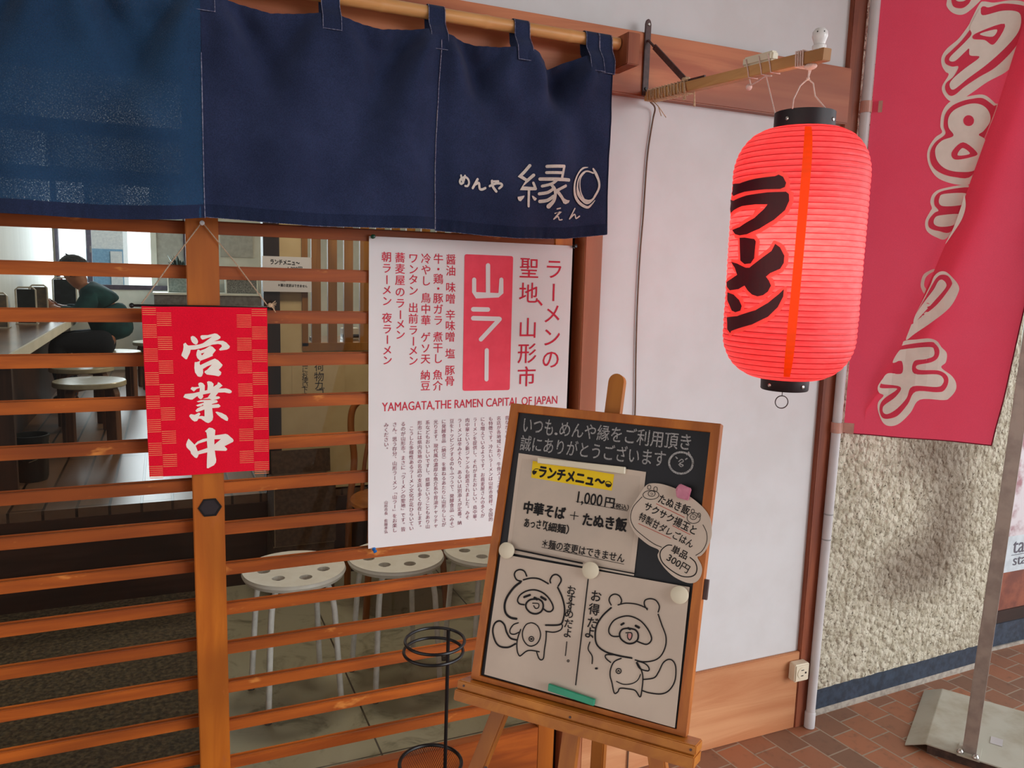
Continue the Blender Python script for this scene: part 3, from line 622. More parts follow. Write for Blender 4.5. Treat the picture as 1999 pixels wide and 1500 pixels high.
DOODLE=[('s',[(625,-2746),(542,-2739),(490,-2676),(505,-2614),(573,-2576),(649,-2588),(700,-2652)],23,1),('s',[(1113,-2677),(1099,-2637),(1129,-2567),(1188,-2539),(1254,-2565),(1278,-2618),(1243,-2703)],23,1),('s',[(653,-2719),(776,-2670),(919,-2655),(1077,-2698)],23,1),('s',[(611,-2763),(512,-2862),(422,-3025),(402,-3160),(444,-3268),(535,-3315),(633,-3313)],35,1),('s',[(1239,-2725),(1327,-2850),(1389,-3007),(1389,-3162),(1341,-3256),(1122,-3309)],26,1),('s',[(727,-3082),(645,-3083),(605,-3033),(640,-2947),(742,-2869),(866,-2831),(995,-2843),(1099,-2894),(1182,-2978),(1208,-3044),(1176,-3093),(1114,-3105),(1047,-3076)],23,1),('s',[(902,-2961),(810,-2993),(756,-3062),(775,-3130),(855,-3178),(950,-3174),(1022,-3123),(1043,-3048),(1017,-2982),(948,-2952)],27,1),('s',[(709,-2970),(799,-2921)],35,0),('s',[(991,-2915),(1066,-2939)],38,0),('s',[(884,-2950),(925,-2959)],42,0),('s',[(864,-3033),(959,-3022),(967,-3077),(923,-3100),(885,-3065)],15,1),('s',[(690,-3621),(583,-3615),(506,-3545),(448,-3442),(366,-3401),(290,-3445),(264,-3538),(288,-3635),(355,-3736),(444,-3775),(572,-3754),(675,-3681)],27,1),('s',[(674,-3366),(599,-3410),(555,-3492),(571,-3546),(637,-3546),(703,-3503)],19,1),('s',[(728,-3455),(704,-3561),(698,-3676),(724,-3785),(765,-3839),(795,-3826),(864,-3754),(939,-3723),(1073,-3714)],19,1),('s',[(877,-3324),(804,-3368),(764,-3476),(789,-3585),(864,-3654),(945,-3658),(1030,-3590),(1059,-3471),(1012,-3367),(942,-3325),(877,-3324)],17,1),('s',[(960,-3548),(952,-3575),(927,-3591),(898,-3587),(883,-3565),(890,-3538),(916,-3522),(945,-3527),(960,-3548)],15,1),('s',[(914,-3558),(929,-3555)],26,0),('s',[(1135,-3398),(1266,-3384),(1367,-3328),(1388,-3261),(1354,-3240)],18,1),('s',[(1145,-3410),(1154,-3521),(1151,-3662),(1155,-3787),(1121,-3823),(1079,-3804),(1035,-3730)],19,1),('s',[(453,-2287),(1573,-2302)],27,0),('s',[(1695,-2520),(1715,-4044)],18,0),('s',[(1489,-3476),(1495,-3676)],14,0),('s',[(1565,-3736),(1559,-3750),(1544,-3753),(1535,-3743),(1541,-3730),(1556,-3726),(1565,-3736)],11,1),('s',[(1834,-2312),(2379,-2309)],19,0),('v',[('お',1457,-2726),('す',1467,-2851),('す',1471,-2963),('め',1471,-3068),('だ',1481,-3213),('よ',1486,-3352)],137,0.015),('s',[(2093,-2817),(2053,-2758),(2067,-2696),(2124,-2655),(2197,-2663),(2240,-2721),(2236,-2764)],19,1),('s',[(2638,-2775),(2588,-2719),(2588,-2653),(2660,-2615),(2746,-2622),(2806,-2692),(2799,-2775)],18,1),('s',[(2197,-2796),(2314,-2748),(2486,-2731),(2636,-2759)],18,1),('s',[(2098,-2857),(1991,-2988),(1921,-3135),(1913,-3271),(1959,-3410),(2094,-3480),(2290,-3494),(2497,-3485)],25,1),('s',[(2803,-2806),(2870,-2938),(2946,-3083),(2955,-3225),(2906,-3364),(2816,-3448),(2670,-3500),(2550,-3500)],18,1),('s',[(2289,-3224),(2186,-3246),(2119,-3210),(2113,-3129),(2173,-3017),(2303,-2937),(2423,-2916),(2566,-2952),(2680,-3043),(2744,-3142),(2735,-3209),(2673,-3255),(2551,-3241)],20,1),('s',[(2401,-3085),(2310,-3120),(2276,-3193),(2311,-3260),(2403,-3297),(2487,-3279),(2548,-3217),(2546,-3136),(2497,-3089),(2410,-3086)],24,1),('s',[(2285,-3060),(2316,-3034)],31,0),('s',[(2499,-3032),(2547,-3046)],35,0),('s',[(2393,-3087),(2420,-3094)],33,0),('s',[(2367,-3158),(2444,-3141),(2462,-3187),(2440,-3244),(2404,-3223),(2395,-3168)],14,1),('s',[(2346,-3522),(2250,-3592),(2212,-3699),(2216,-3796),(2254,-3884),(2307,-4017),(2356,-3989),(2383,-3934),(2501,-3914),(2604,-3913),(2681,-3982),(2695,-3891),(2689,-3717),(2651,-3614),(2580,-3526)],18,1),('s',[(2237,-3497),(2117,-3524),(2124,-3572),(2200,-3612)],18,1),('s',[(2572,-3535),(2632,-3602),(2751,-3607),(2754,-3558),(2689,-3517),(2586,-3508)],18,1),('s',[(2320,-3852),(2426,-3868),(2542,-3832),(2619,-3766),(2650,-3678)],14,1),('s',[(2369,-3695),(2361,-3722),(2336,-3738),(2309,-3734),(2294,-3713),(2302,-3685),(2327,-3669),(2355,-3673),(2369,-3695)],14,1),('s',[(2319,-3715),(2330,-3691),(2347,-3713)],12,1),('s',[(2700,-3738),(2845,-3681),(2900,-3588),(2950,-3450),(3025,-3385),(3093,-3401),(3136,-3486),(3140,-3658),(3075,-3799),(2969,-3872),(2805,-3896),(2703,-3889)],18,1),('v',[('お',1848,-2739),('得',1847,-2933),('だ',1851,-3125),('よ',1828,-3272)],163,0.015),('s',[(1849,-3401),(1837,-3503),(1911,-3586),(1926,-3691)],17,1),('s',[(1991,-3745),(2008,-3741)],29,0)]
DOODLE_PINK=[('p',[(2400,-3167),(2441,-3150),(2455,-3188),(2438,-3232),(2410,-3214)])]
DOODLE_SHEET=[(204,-2397),(3196,-2351),(3215,-4268),(221,-4245)]
CHALK=[('t','いつも',[(256,-325),(778,-329)],260,0.008,0),('s',[(830,-409),(846,-412)],39,0),('t','めんや縁をご利用頂き',[(892,-325),(2962,-318)],229,0.008,0),('t','誠にありがとうございます',[(249,-621),(2621,-604)],230,0.008,0),('s',[(3028,-605),(3020,-671),(2983,-728),(2923,-768),(2851,-782),(2779,-769),(2721,-729),(2687,-671),(2683,-605),(2711,-542),(2764,-495),(2834,-471),(2908,-475),(2972,-506),(3015,-559),(3029,-623)],30,1),('s',[(2821,-608),(2861,-571),(2886,-600),(2836,-639),(2892,-654),(2863,-680),(2826,-651)],15,1),('s',[(2770,-549),(2794,-568)],19,0),('s',[(2935,-551),(2915,-569)],19,0),('s',[(2903,-467),(2929,-497)],19,0),('s',[(2946,-456),(2976,-496)],19,0)]
MENU_SHEET=[(249,-787),(2356,-823),(2366,-2347),(281,-2357)]
MENU=[('t','ランチメニュ〜',[(650,-1033),(1738,-1057)],182,0.05,0),('t','1,000',[(1345,-1335),(1743,-1338)],171,0.015,0),('t','円',[(1790,-1347),(1933,-1351)],150,0.025,0),('t','（税込）',[(1931,-1384),(2162,-1385)],74,0.02,0),('t','中華そば',[(478,-1619),(1176,-1624)],178,0.04,0),('t','＋',[(1259,-1630),(1400,-1628)],154,0,0),('t','たぬき飯',[(1478,-1659),(2164,-1646)],181,0.04,0),('t','あっさり',[(522,-1857),(899,-1843)],138,0.025,0),('t','（細麺）',[(881,-1858),(1271,-1853)],129,0.025,0),('t','＊麺の変更はできません',[(872,-2118),(2196,-2128)],125,0.015,0),('s',[(1328,-1409),(2149,-1433)],7,0),('s',[(868,-2182),(2200,-2208)],7,0),('p',[(531,-1041),(565,-1031),(615,-1031),(600,-1072),(568,-1098),(541,-1079)]),('p',[(1753,-1073),(1858,-1078),(1849,-1110),(1813,-1127),(1772,-1114)]),('s',[(1753,-1073),(1775,-1045),(1820,-1040),(1857,-1074)],10,1),('s',[(551,-1032),(582,-1002),(631,-996)],10,1)]
MENU_BAND=[('p',[(513,-880),(1876,-921),(1870,-1169),(526,-1146)])]
NOREN_RING=[('s',[(9279,16527),(9350,16414),(9424,16250),(9425,16092),(9334,15916),(9260,15810),(9131,15756),(8984,15826),(8902,15933),(8869,16077),(8900,16258),(8998,16399),(9125,16464),(9284,16431)],[42,67,55,49,49,49,109,73,84,48,36,36,36,36],1),('s',[(9147,16555),(9018,16523),(8894,16402),(8799,16206),(8782,16015),(8827,15850),(8950,15711),(9137,15632),(9239,15695),(9327,15802)],[14,42,36,48,60,72,73,61,37,15],1),('s',[(9112,16469),(8975,16330),(8937,16171),(8965,15971),(9050,15819)],[18,26,26,30,36],1)]
NOREN_EN=[('s',[(8334,15546),(8416,15568)],29,0),('s',[(8293,15444),(8431,15490),(8273,15314)],29,0),('s',[(8273,15314),(8372,15375),(8413,15305),(8483,15314)],29,1),('s',[(8813,15585),(8681,15341)],33,0)]
NOREN_KANA=[('s',[(8681,15341),(8793,15443),(8832,15434),(8862,15362),(8950,15418)],33,1),('s',[(5972,16128),(5989,16062),(6030,15971)],41,1),('s',[(6062,16124),(6030,16000),(5984,15946),(5952,15994),(5981,16061),(6067,16096),(6138,16058),(6163,15981),(6133,15914),(6078,15910)],46,1),('s',[(6366,16074),(6260,15879)],56,0),('s',[(6321,15963),(6400,15997),(6426,15883),(6483,15865),(6562,15899)],54,1),('s',[(6665,15950),(6800,16011),(6914,16019),(6947,15977),(6884,15914)],52,1),('s',[(6710,16063),(6737,15948),(6821,15844)],57,1),('s',[(6710,16052),(6856,16066)],46,0)]
BAR_MAGNET=[(611,-820),(2048,-791),(2053,-895),(624,-906)]
NOTE_SHEET=[(2372,-1057),(2445,-989),(2615,-969),(2854,-1012),(3095,-1113),(3283,-1239),(3379,-1367),(3422,-1552),(3412,-1664),(3367,-1801),(3307,-1892),(3260,-1920),(3321,-2010),(3346,-2095),(3323,-2208),(3251,-2281),(3131,-2294),(2960,-2245),(2825,-2158),(2729,-2063),(2693,-1987),(2700,-1914),(2545,-1868),(2359,-1763),(2257,-1654),(2210,-1545),(2214,-1407),(2255,-1296),(2316,-1171)]
NOTE=[('s',[(2362,-1196),(2260,-1337),(2227,-1458),(2240,-1562),(2314,-1666),(2444,-1750),(2616,-1836),(2736,-1867)],10,1),('s',[(3288,-1462),(3350,-1563),(3365,-1692),(3319,-1820),(3237,-1899)],9,1),('s',[(2882,-1817),(2816,-1828),(2741,-1907),(2731,-1991),(2784,-2084),(2909,-2163),(3060,-2217),(3182,-2209),(3257,-2161),(3273,-2078),(3238,-1994),(3161,-1942)],15,1),('t','たぬき飯',[(2620,-1181),(3075,-1301)],129,0.02,0),('t','サクサク揚玉と',[(2421,-1314),(3199,-1567)],121,0.02,0),('t','特製甘ダレごはん',[(2360,-1475),(3181,-1762)],115,0.015,0),('t','単品',[(2893,-1861),(3119,-1934)],111,0.02,0),('t','300円',[(2846,-1986),(3161,-2118)],121,0.01,0),('s',[(2610,-1132),(2593,-1172),(2536,-1204),(2463,-1214),(2400,-1199),(2373,-1165),(2391,-1124),(2447,-1092),(2521,-1082),(2583,-1097),(2610,-1131)],9,1),('s',[(2477,-1038),(2471,-1063),(2450,-1072),(2430,-1058),(2427,-1031),(2442,-1011),(2464,-1014),(2477,-1037)],8,1),('s',[(2576,-1052),(2569,-1081),(2547,-1091),(2526,-1075),(2522,-1044),(2538,-1023),(2562,-1026),(2576,-1052)],8,1),('s',[(2553,-1122),(2541,-1152),(2505,-1168),(2466,-1162),(2447,-1137),(2459,-1107),(2495,-1090),(2534,-1096),(2553,-1122)],8,1),('s',[(2479,-1127),(2504,-1118),(2518,-1137),(2492,-1146)],6,1),('s',[(3240,-1373),(3227,-1420),(3184,-1454),(3127,-1463),(3077,-1443),(3054,-1401),(3067,-1354),(3110,-1320),(3167,-1311),(3217,-1332),(3240,-1373)],8,1),('s',[(3146,-1290),(3141,-1315),(3122,-1324),(3105,-1310),(3102,-1284),(3116,-1265),(3135,-1268),(3146,-1290)],8,1),('s',[(3240,-1332),(3234,-1357),(3216,-1366),(3200,-1352),(3197,-1326),(3210,-1307),(3229,-1310),(3240,-1332)],8,1),('s',[(3185,-1366),(3175,-1394),(3145,-1409),(3112,-1403),(3096,-1380),(3106,-1352),(3136,-1337),(3169,-1343),(3185,-1366)],8,1),('s',[(3125,-1370),(3144,-1362),(3154,-1376),(3136,-1384)],6,1)]
NOTE_RED=[('s',[(2587,-1264),(3014,-1397)],8,0),('s',[(2859,-1539),(3124,-1625)],8,0),('s',[(2358,-1586),(2856,-1724)],8,0)]
PINK_CLIP=[(2854,-1012),(2907,-930),(3077,-977),(3048,-1156),(2884,-1133)]
MAGNETS=[(319,-2322),(1726,-2378),(3077,-2479),129]
GREEN=[(1314,-4113),(2046,-4161),(2044,-4255),(1321,-4214)]
POSTER_RED=[('v',[('ラ',8844,14174),('ー',8845,13604),('メ',8844,13066),('ン',8845,12481),('の',8845,11925)],492,0.004),('v',[('聖',8170,14180),('地',8177,13571),('、',8394,13207),('山',8182,12710),('形',8185,12082),('市',8190,11496)],498,0.004)]
POSTER_MENU=[('v',[('醤',6147,14322),('油',6149,14061),('味',6152,13674),('噌',6154,13407),('辛',6157,13028),('味',6159,12771),('噌',6162,12506),('塩',6165,12104),('豚',6168,11705),('骨',6170,11446)],236,0.008),('v',[('牛',5838,14327),('・',5840,14088),('鶏',5843,13863),('・',5845,13638),('豚',5847,13412),('ガ',5850,13154),('ラ',5853,12896),('煮',5857,12507),('干',5859,12246),('し',5862,11991),('魚',5866,11603),('介',5869,11339)],234,0.008),('v',[('冷',5539,14323),('や',5541,14065),('し',5543,13812),('鳥',5547,13416),('中',5549,13161),('華',5551,12895),('ゲ',5554,12500),('ソ',5556,12241),('天',5558,11989),('納',5561,11605),('豆',5563,11348)],231,0.008),('v',[('ワ',5235,14322),('ン',5238,14071),('タ',5240,13834),('ン',5242,13582),('出',5246,13188),('前',5248,12933),('ラ',5250,12668),('ー',5253,12411),('メ',5255,12189),('ン',5257,11955)],229,0.008),('v',[('蕎',4920,14325),('麦',4923,14071),('屋',4926,13812),('の',4930,13547),('ラ',4933,13289),('ー',4936,13027),('メ',4939,12803),('ン',4941,12564)],226,0.008),('v',[('朝',4606,14329),('ラ',4610,14076),('ー',4613,13820),('メ',4617,13585),('ン',4620,13335),('夜',4625,12951),('ラ',4629,12693),('ー',4632,12454),('メ',4636,12206),('ン',4639,11975)],224,0.008)]
POSTER_ENG=[('t','YAMAGATA,THE RAMEN CAPITAL OF JAPAN',[(4521,10885),(9066,10890)],203,0.008,0)]
POSTER_PANEL=[(6483,14464),(7735,14459),(7742,11178),(6499,11199)]
POSTER_WHITE=[('s',[(7082,14216),(7101,13507)],112,0),('s',[(6736,13869),(6742,13578),(6800,13502),(7371,13511),(7437,13574),(7438,13886)],106,0),('s',[(6725,13168),(7109,13165)],109,0),('s',[(6730,12954),(7404,12941)],110,0),('s',[(7421,12935),(6942,12445)],110,0),('s',[(7101,12176),(7112,11467)],108,0)]
POSTER_BODY=[('c','昔ながらの',[(7691,10538),(7770,7850)],23),('c','名店が各地域にあり、牛骨スープを使うのも',[(7470,10536),(7545,7848)],23),('c','も特徴です。冷たいラーメンは山形市発祥。全国的',[(7252,10534),(7323,7847)],23),('c','にも増えているようです。お蕎麦屋さんの多くが',[(7040,10533),(7106,7845)],23),('c','ラーメンを提供し、それがまたおいしい。鳥中華、',[(6836,10531),(6897,7843)],23),('c','肉中華という新ジャンルも創造されました。みそ',[(6640,10529),(6698,7842)],23),('c','ラーメンは辛みそ入り、あるいは別添えが定番。納',[(6439,10528),(6493,7840)],23),('c','豆をトッピングするのもふつうで、発酵食品（みそ）',[(6240,10526),(6290,7838)],23),('c','に発酵食品（納豆）を重ねるあたりに山形らしさが',[(6036,10524),(6082,7837)],23),('c','光ります。現代風の濃厚な魚介系や背油チャッチャ',[(5834,10523),(5875,7835)],23),('c','系などもおいしいですし、県都ということもあり山',[(5633,10521),(5670,7833)],23),('c','形市には県内各地の名店の支店も多く存在します。',[(5434,10520),(5468,7832)],23),('c','\u3000こうした多様性あるラーメン文化が花ひらいてい',[(5231,10518),(5260,7830)],23),('c','るのが山形市。まさに「ラーメンの聖地」です。皆',[(5029,10516),(5054,7829)],23),('c','さん、思う存分、山形ラーメン「山ラー」をお楽し',[(4826,10515),(4847,7827)],23),('c','みください。',[(4624,10513),(4641,7825)],23),('c','山形市長\u3000佐藤孝弘',[(4630,8637),(4635,7826)],9)]
POSTER_C=[(4204,14780),(9335,14771),(9380,7444),(4233,7502)]
IN_MENU=[('t','ランチメニュ〜',[(4116,14288),(5330,14262)],215,0.03,0),('t','1,000円',[(4833,14028),(5436,14037)],156,0.02,0),('t','中華そば＋たぬき飯',[(4067,13781),(5651,13788)],194,0.03,0),('t','あっさり（細麺）',[(4064,13543),(4742,13537)],120,0.02,0),('t','＊麺の変更はできません',[(4420,13307),(5648,13280)],113,0.02,0)]
IN_LUGGAGE=[('v',[('荷',6188,9714),('物',6174,9256),('カ',6171,8869),('ゴ',6212,8547)],425,0.0),('v',[('ご',5610,10392),('自',5585,10121),('由',5565,9849),('に',5563,9576),('お',5543,9333),('使',5559,9120),('い',5558,8906),('下',5538,8693),('さ',5524,8449)],263,0)]
# ================================================================== THE SETTING
def sbox(name, m, *b, bevel=0.0, parent=None): 
    mb = MB()
    for q in b: mb.box(*q)
    o = mb.build(name, m, parent, bevel=bevel)
    return struct(o) if parent is None else o
sbox('floor', 'brick_tiles', (-2.2, 5.5, -4.5, 0.0, -0.06, 0.0), (1.80, 5.5, 0.0, 0.5, -0.06, 0.0))
sbox('floor', 'marble_tiles', (0.09, 1.80, 0.0, 1.78, -0.06, 0.0))
sbox('floor', 'marble_tiles', (1.80, 2.6, 0.5, 1.78, -0.06, 0.0))
sbox('floor', 'pebble_floor', (-2.0, 0.09, 0.0, 1.78, -0.06, 0.0))
sbox('floor', 'floor_planks', (-2.0, 2.6, 1.775, 6.55, 0.36, 0.409))
sbox('trim_1', 'dark_wood', (-2.0, 2.6, 1.762, 1.80, 0.0, 0.37))                       # riser of the raised floor
sbox('wall_left', 'corrugated', (-1.02, -0.916, 1.80, 6.55, 0.38, 2.6))
sbox('wall_left', 'inner_wall', (-2.0, -1.9, 0.08, 1.80, 0.0, 2.6))
sbox('wall_left', 'inner_wall', (-2.0, -0.916, 1.80, 1.86, 0.38, 2.6))
sbox('wall_right', 'inner_wall_white', (2.6, 2.7, 0.08, 6.55, 0.0, 2.6))
sbox('ceiling', 'ceiling_board', (-2.0, 2.7, 0.0, 6.65, 2.6, 2.66))
wx0, wx1, wz0, wz1 = -0.905, 0.185, 1.195, 2.25
sbox('wall_back', 'inner_wall_white', (-1.02, wx0, 6.5, 6.6, 0.38, 2.6), (wx1, 2.7, 6.5, 6.6, 0.38, 2.6), (wx0, wx1, 6.5, 6.6, 0.38, wz0), (wx0, wx1, 6.5, 6.6, wz1, 2.6))
sbox('ceiling', 'ceiling_board', (-5.0, 4.6, -3.6, 0.0, 2.72, 2.78))  # unseen arcade ceiling, added to shade the upper facade
# interior window: two sashes, the right one frosted
w = sroot('window_1', (-0.36, 6.5, wz0))
f = MB(); f.box(wx0, wx1, 6.49, 6.56, wz0-0.03, wz0+0.012); f.box(wx0, wx1, 6.49, 6.56, wz1-0.03, wz1)
f.box(wx0, wx0+0.025, 6.49, 6.56, wz0, wz1); f.box(wx1-0.02, wx1, 6.49, 6.56, wz0, wz1)
f.build('window_frame', 'window_frame', w)
s1 = MB(); s1.box(-0.655, -0.615, 6.50, 6.54, wz0, wz1); s1.build('sash', 'window_frame', w)
s2 = MB(); s2.box(-0.12, -0.07, 6.50, 6.54, wz0, wz1); s2.build('sash', 'inner_wall_white', w)
MB().box(wx0+0.02, -0.12, 6.515, 6.52, wz0, wz1).build('pane', 'pane_glass', w)
MB().box(-0.07, wx1-0.02, 6.515, 6.525, wz0, wz1).build('pane', 'notice_grey', w, label='frosted grey pane')
MB().box(-0.63, -0.618, 6.485, 6.50, 1.50, 1.56).build('catch', 'cabinet_grey', w)

# the white facade wall with the doorway in it
struct(MB().box(1.012, 1.80, 0.0, 0.09, 0.0, 1.845).box(-2.0, 1.80, 0.0, 0.09, 1.845, 2.72).box(-2.0, -0.93, 0.0, 0.09, 0.0, 1.845).build('wall_front', 'plaster'))
sbox('trim_2', 'beam_wood', (-2.0, 1.788, -0.03, 0.0, 1.851, 2.003), bevel=0.003)          # header beam
sbox('trim_3', 'jamb_wood', (0.968, 1.018, -0.012, 0.10, 0.0, 1.851), bevel=0.002)         # door jamb
sbox('trim_4', 'post_wood', (1.790, 1.842, -0.015, 0.08, 0.0, 2.66), bevel=0.002)          # brown corner post
sbox('trim_5', 'door_wood', (-0.93, 0.968, -0.004, 0.09, 0.0, 0.022), bevel=0.002)         # threshold
sbox('trim_6', 'door_wood', (-0.93, 0.968, 0.0, 0.09, 1.815, 1.851))                       # track above the doors
sbox('trim_7', 'dark_upright', (0.942, 0.968, 0.045, 0.09, 0.022, 1.815))                  # strip in the gap by the jamb, the gap's shade painted as dark wood
sbox('baseboard_front', 'skirting_wood', (1.018, 1.790, -0.012, 0.0, 0.0, 0.256), bevel=0.002)

# rough stucco wall beyond the corner, slightly skewed to the facade
sx0, sx1 = 1.842, 2.765
def sty(x): return 0.012+(x-sx0)*0.040
def stfn(u, v):
    x = sx0+(sx1-sx0)*u; z = 0.092+2.57*v
    e = 0.0 if u > 0.99 else 1.0
    p = Vector((x*34, 3.1, z*34)); q = Vector((x*13, 7.7, z*13))
    h = noise.noise(p)*0.0035+noise.noise(q)*0.003
    return (x, sty(x)-e*h, z)
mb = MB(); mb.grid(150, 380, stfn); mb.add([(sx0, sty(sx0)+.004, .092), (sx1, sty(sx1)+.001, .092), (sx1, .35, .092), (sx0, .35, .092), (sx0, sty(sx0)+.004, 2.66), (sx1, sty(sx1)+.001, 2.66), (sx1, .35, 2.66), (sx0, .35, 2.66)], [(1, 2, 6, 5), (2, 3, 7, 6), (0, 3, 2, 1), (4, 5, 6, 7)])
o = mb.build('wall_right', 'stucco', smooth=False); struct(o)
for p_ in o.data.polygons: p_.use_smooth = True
mb = MB(); mb.add([(sx0, sty(sx0)+.004, 0.018), (sx1, sty(sx1)+.004, 0.018), (sx1, .3, .018), (sx0, .3, .018), (sx0, sty(sx0)+.004, .094), (sx1, sty(sx1)+.004, .094), (sx1, .3, .094), (sx0, .3, .094)], [(0, 1, 5, 4), (1, 2, 6, 5), (2, 3, 7, 6), (3, 0, 4, 7), (4, 5, 6, 7), (0, 3, 2, 1)])
struct(mb.build('baseboard_right', 'skirting_dark'))
mb = MB(); mb.add([(sx0, sty(sx0)+.000, 0.0), (sx1, sty(sx1)+.000, 0.0), (sx1, .3, .0), (sx0, .3, .0), (sx0, sty(sx0)+.003, .02), (sx1, sty(sx1)+.003, .02), (sx1, .3, .02), (sx0, .3, .02)], [(0, 1, 5, 4), (1, 2, 6, 5), (2, 3, 7, 6), (3, 0, 4, 7), (4, 5, 6, 7), (0, 3, 2, 1)])
struct(mb.build('trim_8', 'mortar'))
# next shop front
fy = 0.135
sbox('baseboard_shop', 'skirting_dark', (2.765, 5.0, fy-0.01, 0.4, 0.012, 0.105))
sbox('trim_9', 'mortar', (2.765, 5.0, fy-0.016, 0.4, 0.0, 0.014))
sbox('wall_shop', 'shop_brick', (2.83, 5.0, fy, 0.4, 0.15, 0.45))
sbox('trim_10', 'dark_wood', (2.765, 5.0, fy-0.006, 0.4, 0.105, 0.155))
sbox('trim_11', 'shop_green', (2.766, 2.862, fy-0.03, 0.3, 0.60, 2.66))
sbox('trim_12', 'shop_green_dark', (2.766, 2.862, fy-0.02, 0.3, 0.36, 0.60))
sbox('trim_13', 'shop_brick', (2.766, 2.862, fy-0.02, 0.3, 0.155, 0.36))
w = sroot('window_2', (3.4, fy, 0.45))
MB().box(2.862, 5.0, fy, fy+0.006, 0.45, 2.6).build('pane', 'shop_glass', w)
MB().box(2.862, 5.0, fy-0.008, fy+0.03, 0.44, 0.465).build('window_frame', 'shop_green', w)
sbox('wall_back', 'inner_wall_white', (2.8, 5.0, 1.2, 1.25, 0.0, 2.66))

# ------------------------------------------------------------------ the two sliding lattice doors
ZB = [1.4925-0.0931*k for k in range(-3, 14)]
def door(name, x0, x1, y, xs0, xs1):
    d = sroot(name, ((x0+x1)/2, y+0.015, 0.022))
    MB().box(x0, xs0, y, y+0.03, 0.022, 1.83).build('stile', 'door_wood_upright', d, bevel=0.0015)
    MB().box(xs1, x1, y, y+0.03, 0.022, 1.83).build('stile', 'door_wood_upright', d, bevel=0.0015)
    MB().box(xs0, xs1, y, y+0.03, 0.022, 0.190).build('bottom_rail', 'door_wood', d, bevel=0.0015)
    MB().box(xs0, xs1, y, y+0.03, 1.775, 1.83).build('top_rail', 'door_wood', d, bevel=0.0015)
    MB().box(xs0, xs1, y+0.0175, y+0.0205, 0.185, 1.78).build('glass_pane', 'pane_glass', d)
    for z in ZB[1:]:
        b_ = MB(); b_.box(xs0-0.002, xs1+0.002, y+0.003, y+0.0126, z-0.0255, z); b_.box(xs0-0.002, xs1+0.002, y+0.0144, y+0.0173, z-0.025, z+0.0026)
        b_.cur = 1; b_.box(xs0-0.002, xs1+0.002, y+0.0120, y+0.0148, z-0.024, z-0.002)  # dark filler strip, paints the shade in the groove behind the bar
        b_.build('bar', ['door_wood', 'dark_wood'], d, bevel=0.0013)
    return d
d1 = door('door_1', 0.040, 0.938, 0.0, 0.104, 0.889)
d2 = door('door_2', -0.92, 0.104, 0.042, -0.86, 0.044)
# hexagonal finger pull on the stile of the front door
hx = [(0.074+0.0245*math.cos(pi*k/3), 0.882+0.0225*math.sin(pi*k/3)) for k in range(6)]
hi = [(0.074+0.0205*math.cos(pi*k/3), 0.882+0.0185*math.sin(pi*k/3)) for k in range(6)]
fxz = lambda y0: (lambda u, v, t: (u, y0+t, v))
p = MB().prism([hx, hi[::-1]], fxz(0.0), -0.0025, 0.0).build('finger_pull', 'wire_black', d1)
MB().prism([hi], fxz(0.0), -0.0006, 0.0).build('recess', 'lantern_black', p)

# ================================================================== NOREN AND ITS POLE
NB = 'navy blue cloth shop curtain'
px0, px1 = -0.42, 1.0
pole_y, pole_z = -0.082, 1.948
t = thing('bamboo_pole', (0.3, pole_y, pole_z), 'peeled bamboo pole that the navy shop curtain hangs from', 'pole')
nd = [-0.30, -0.02, 0.20, 0.425, 0.66, 0.865]
pts = []; rr = []
x = -0.9
while x < 0.998:
    k = min(abs(x-n) for n in nd); pts.append((x, pole_y, pole_z)); rr.append(0.0138+0.0012*math.exp(-(k/0.006)**2)); x += 0.006
MB().tube(pts, rr, 18).build('culm', 'bamboo', t, smooth=True)
o = MB().box(1.000, 1.034, -0.118, -0.030, 1.896, 1.968).build('pole_block', 'block_wood', bevel=0.002)
tag(o, 'reddish wooden block on the beam holding the end of the bamboo pole', 'bracket')

LOOPX = [-0.88, -0.65, -0.42, -0.16, 0.081, 0.3185, 0.542, 0.740, 0.918, 0.953]
SAG = [(-0.42, 1.898), (-0.16, 1.912), (-0.05, 1.897), (0.06, 1.910), (0.105, 1.912), (0.2, 1.895), (0.30, 1.911), (0.337, 1.911), (0.42, 1.897), (0.523, 1.913), (0.559, 1.909), (0.632, 1.894), (0.72, 1.903), (0.766, 1.902), (0.79, 1.888), (0.812, 1.871), (0.845, 1.887), (0.896, 1.908), (0.97, 1.906)]
def interp(tab, x):
    for (a, b), (c, d) in zip(tab, tab[1:]):
        if x <= c: return b+(d-b)*max(0.0, (x-a)/(c-a))
    return tab[-1][1]
BOT = [(-0.42, 1.486), (-0.267, 1.485), (-0.104, 1.483), (0.02, 1.488), (0.074, 1.496), (0.0742, 1.497), (0.27, 1.489), (0.545, 1.496), (0.5452, 1.493), (0.729, 1.484), (0.86, 1.489), (0.968, 1.503)]
def ntop(x): return interp(SAG, x)-0.006
def nbot(x): return interp(BOT, x)
def g(x, c, w): return math.exp(-((x-c)/w)**2)
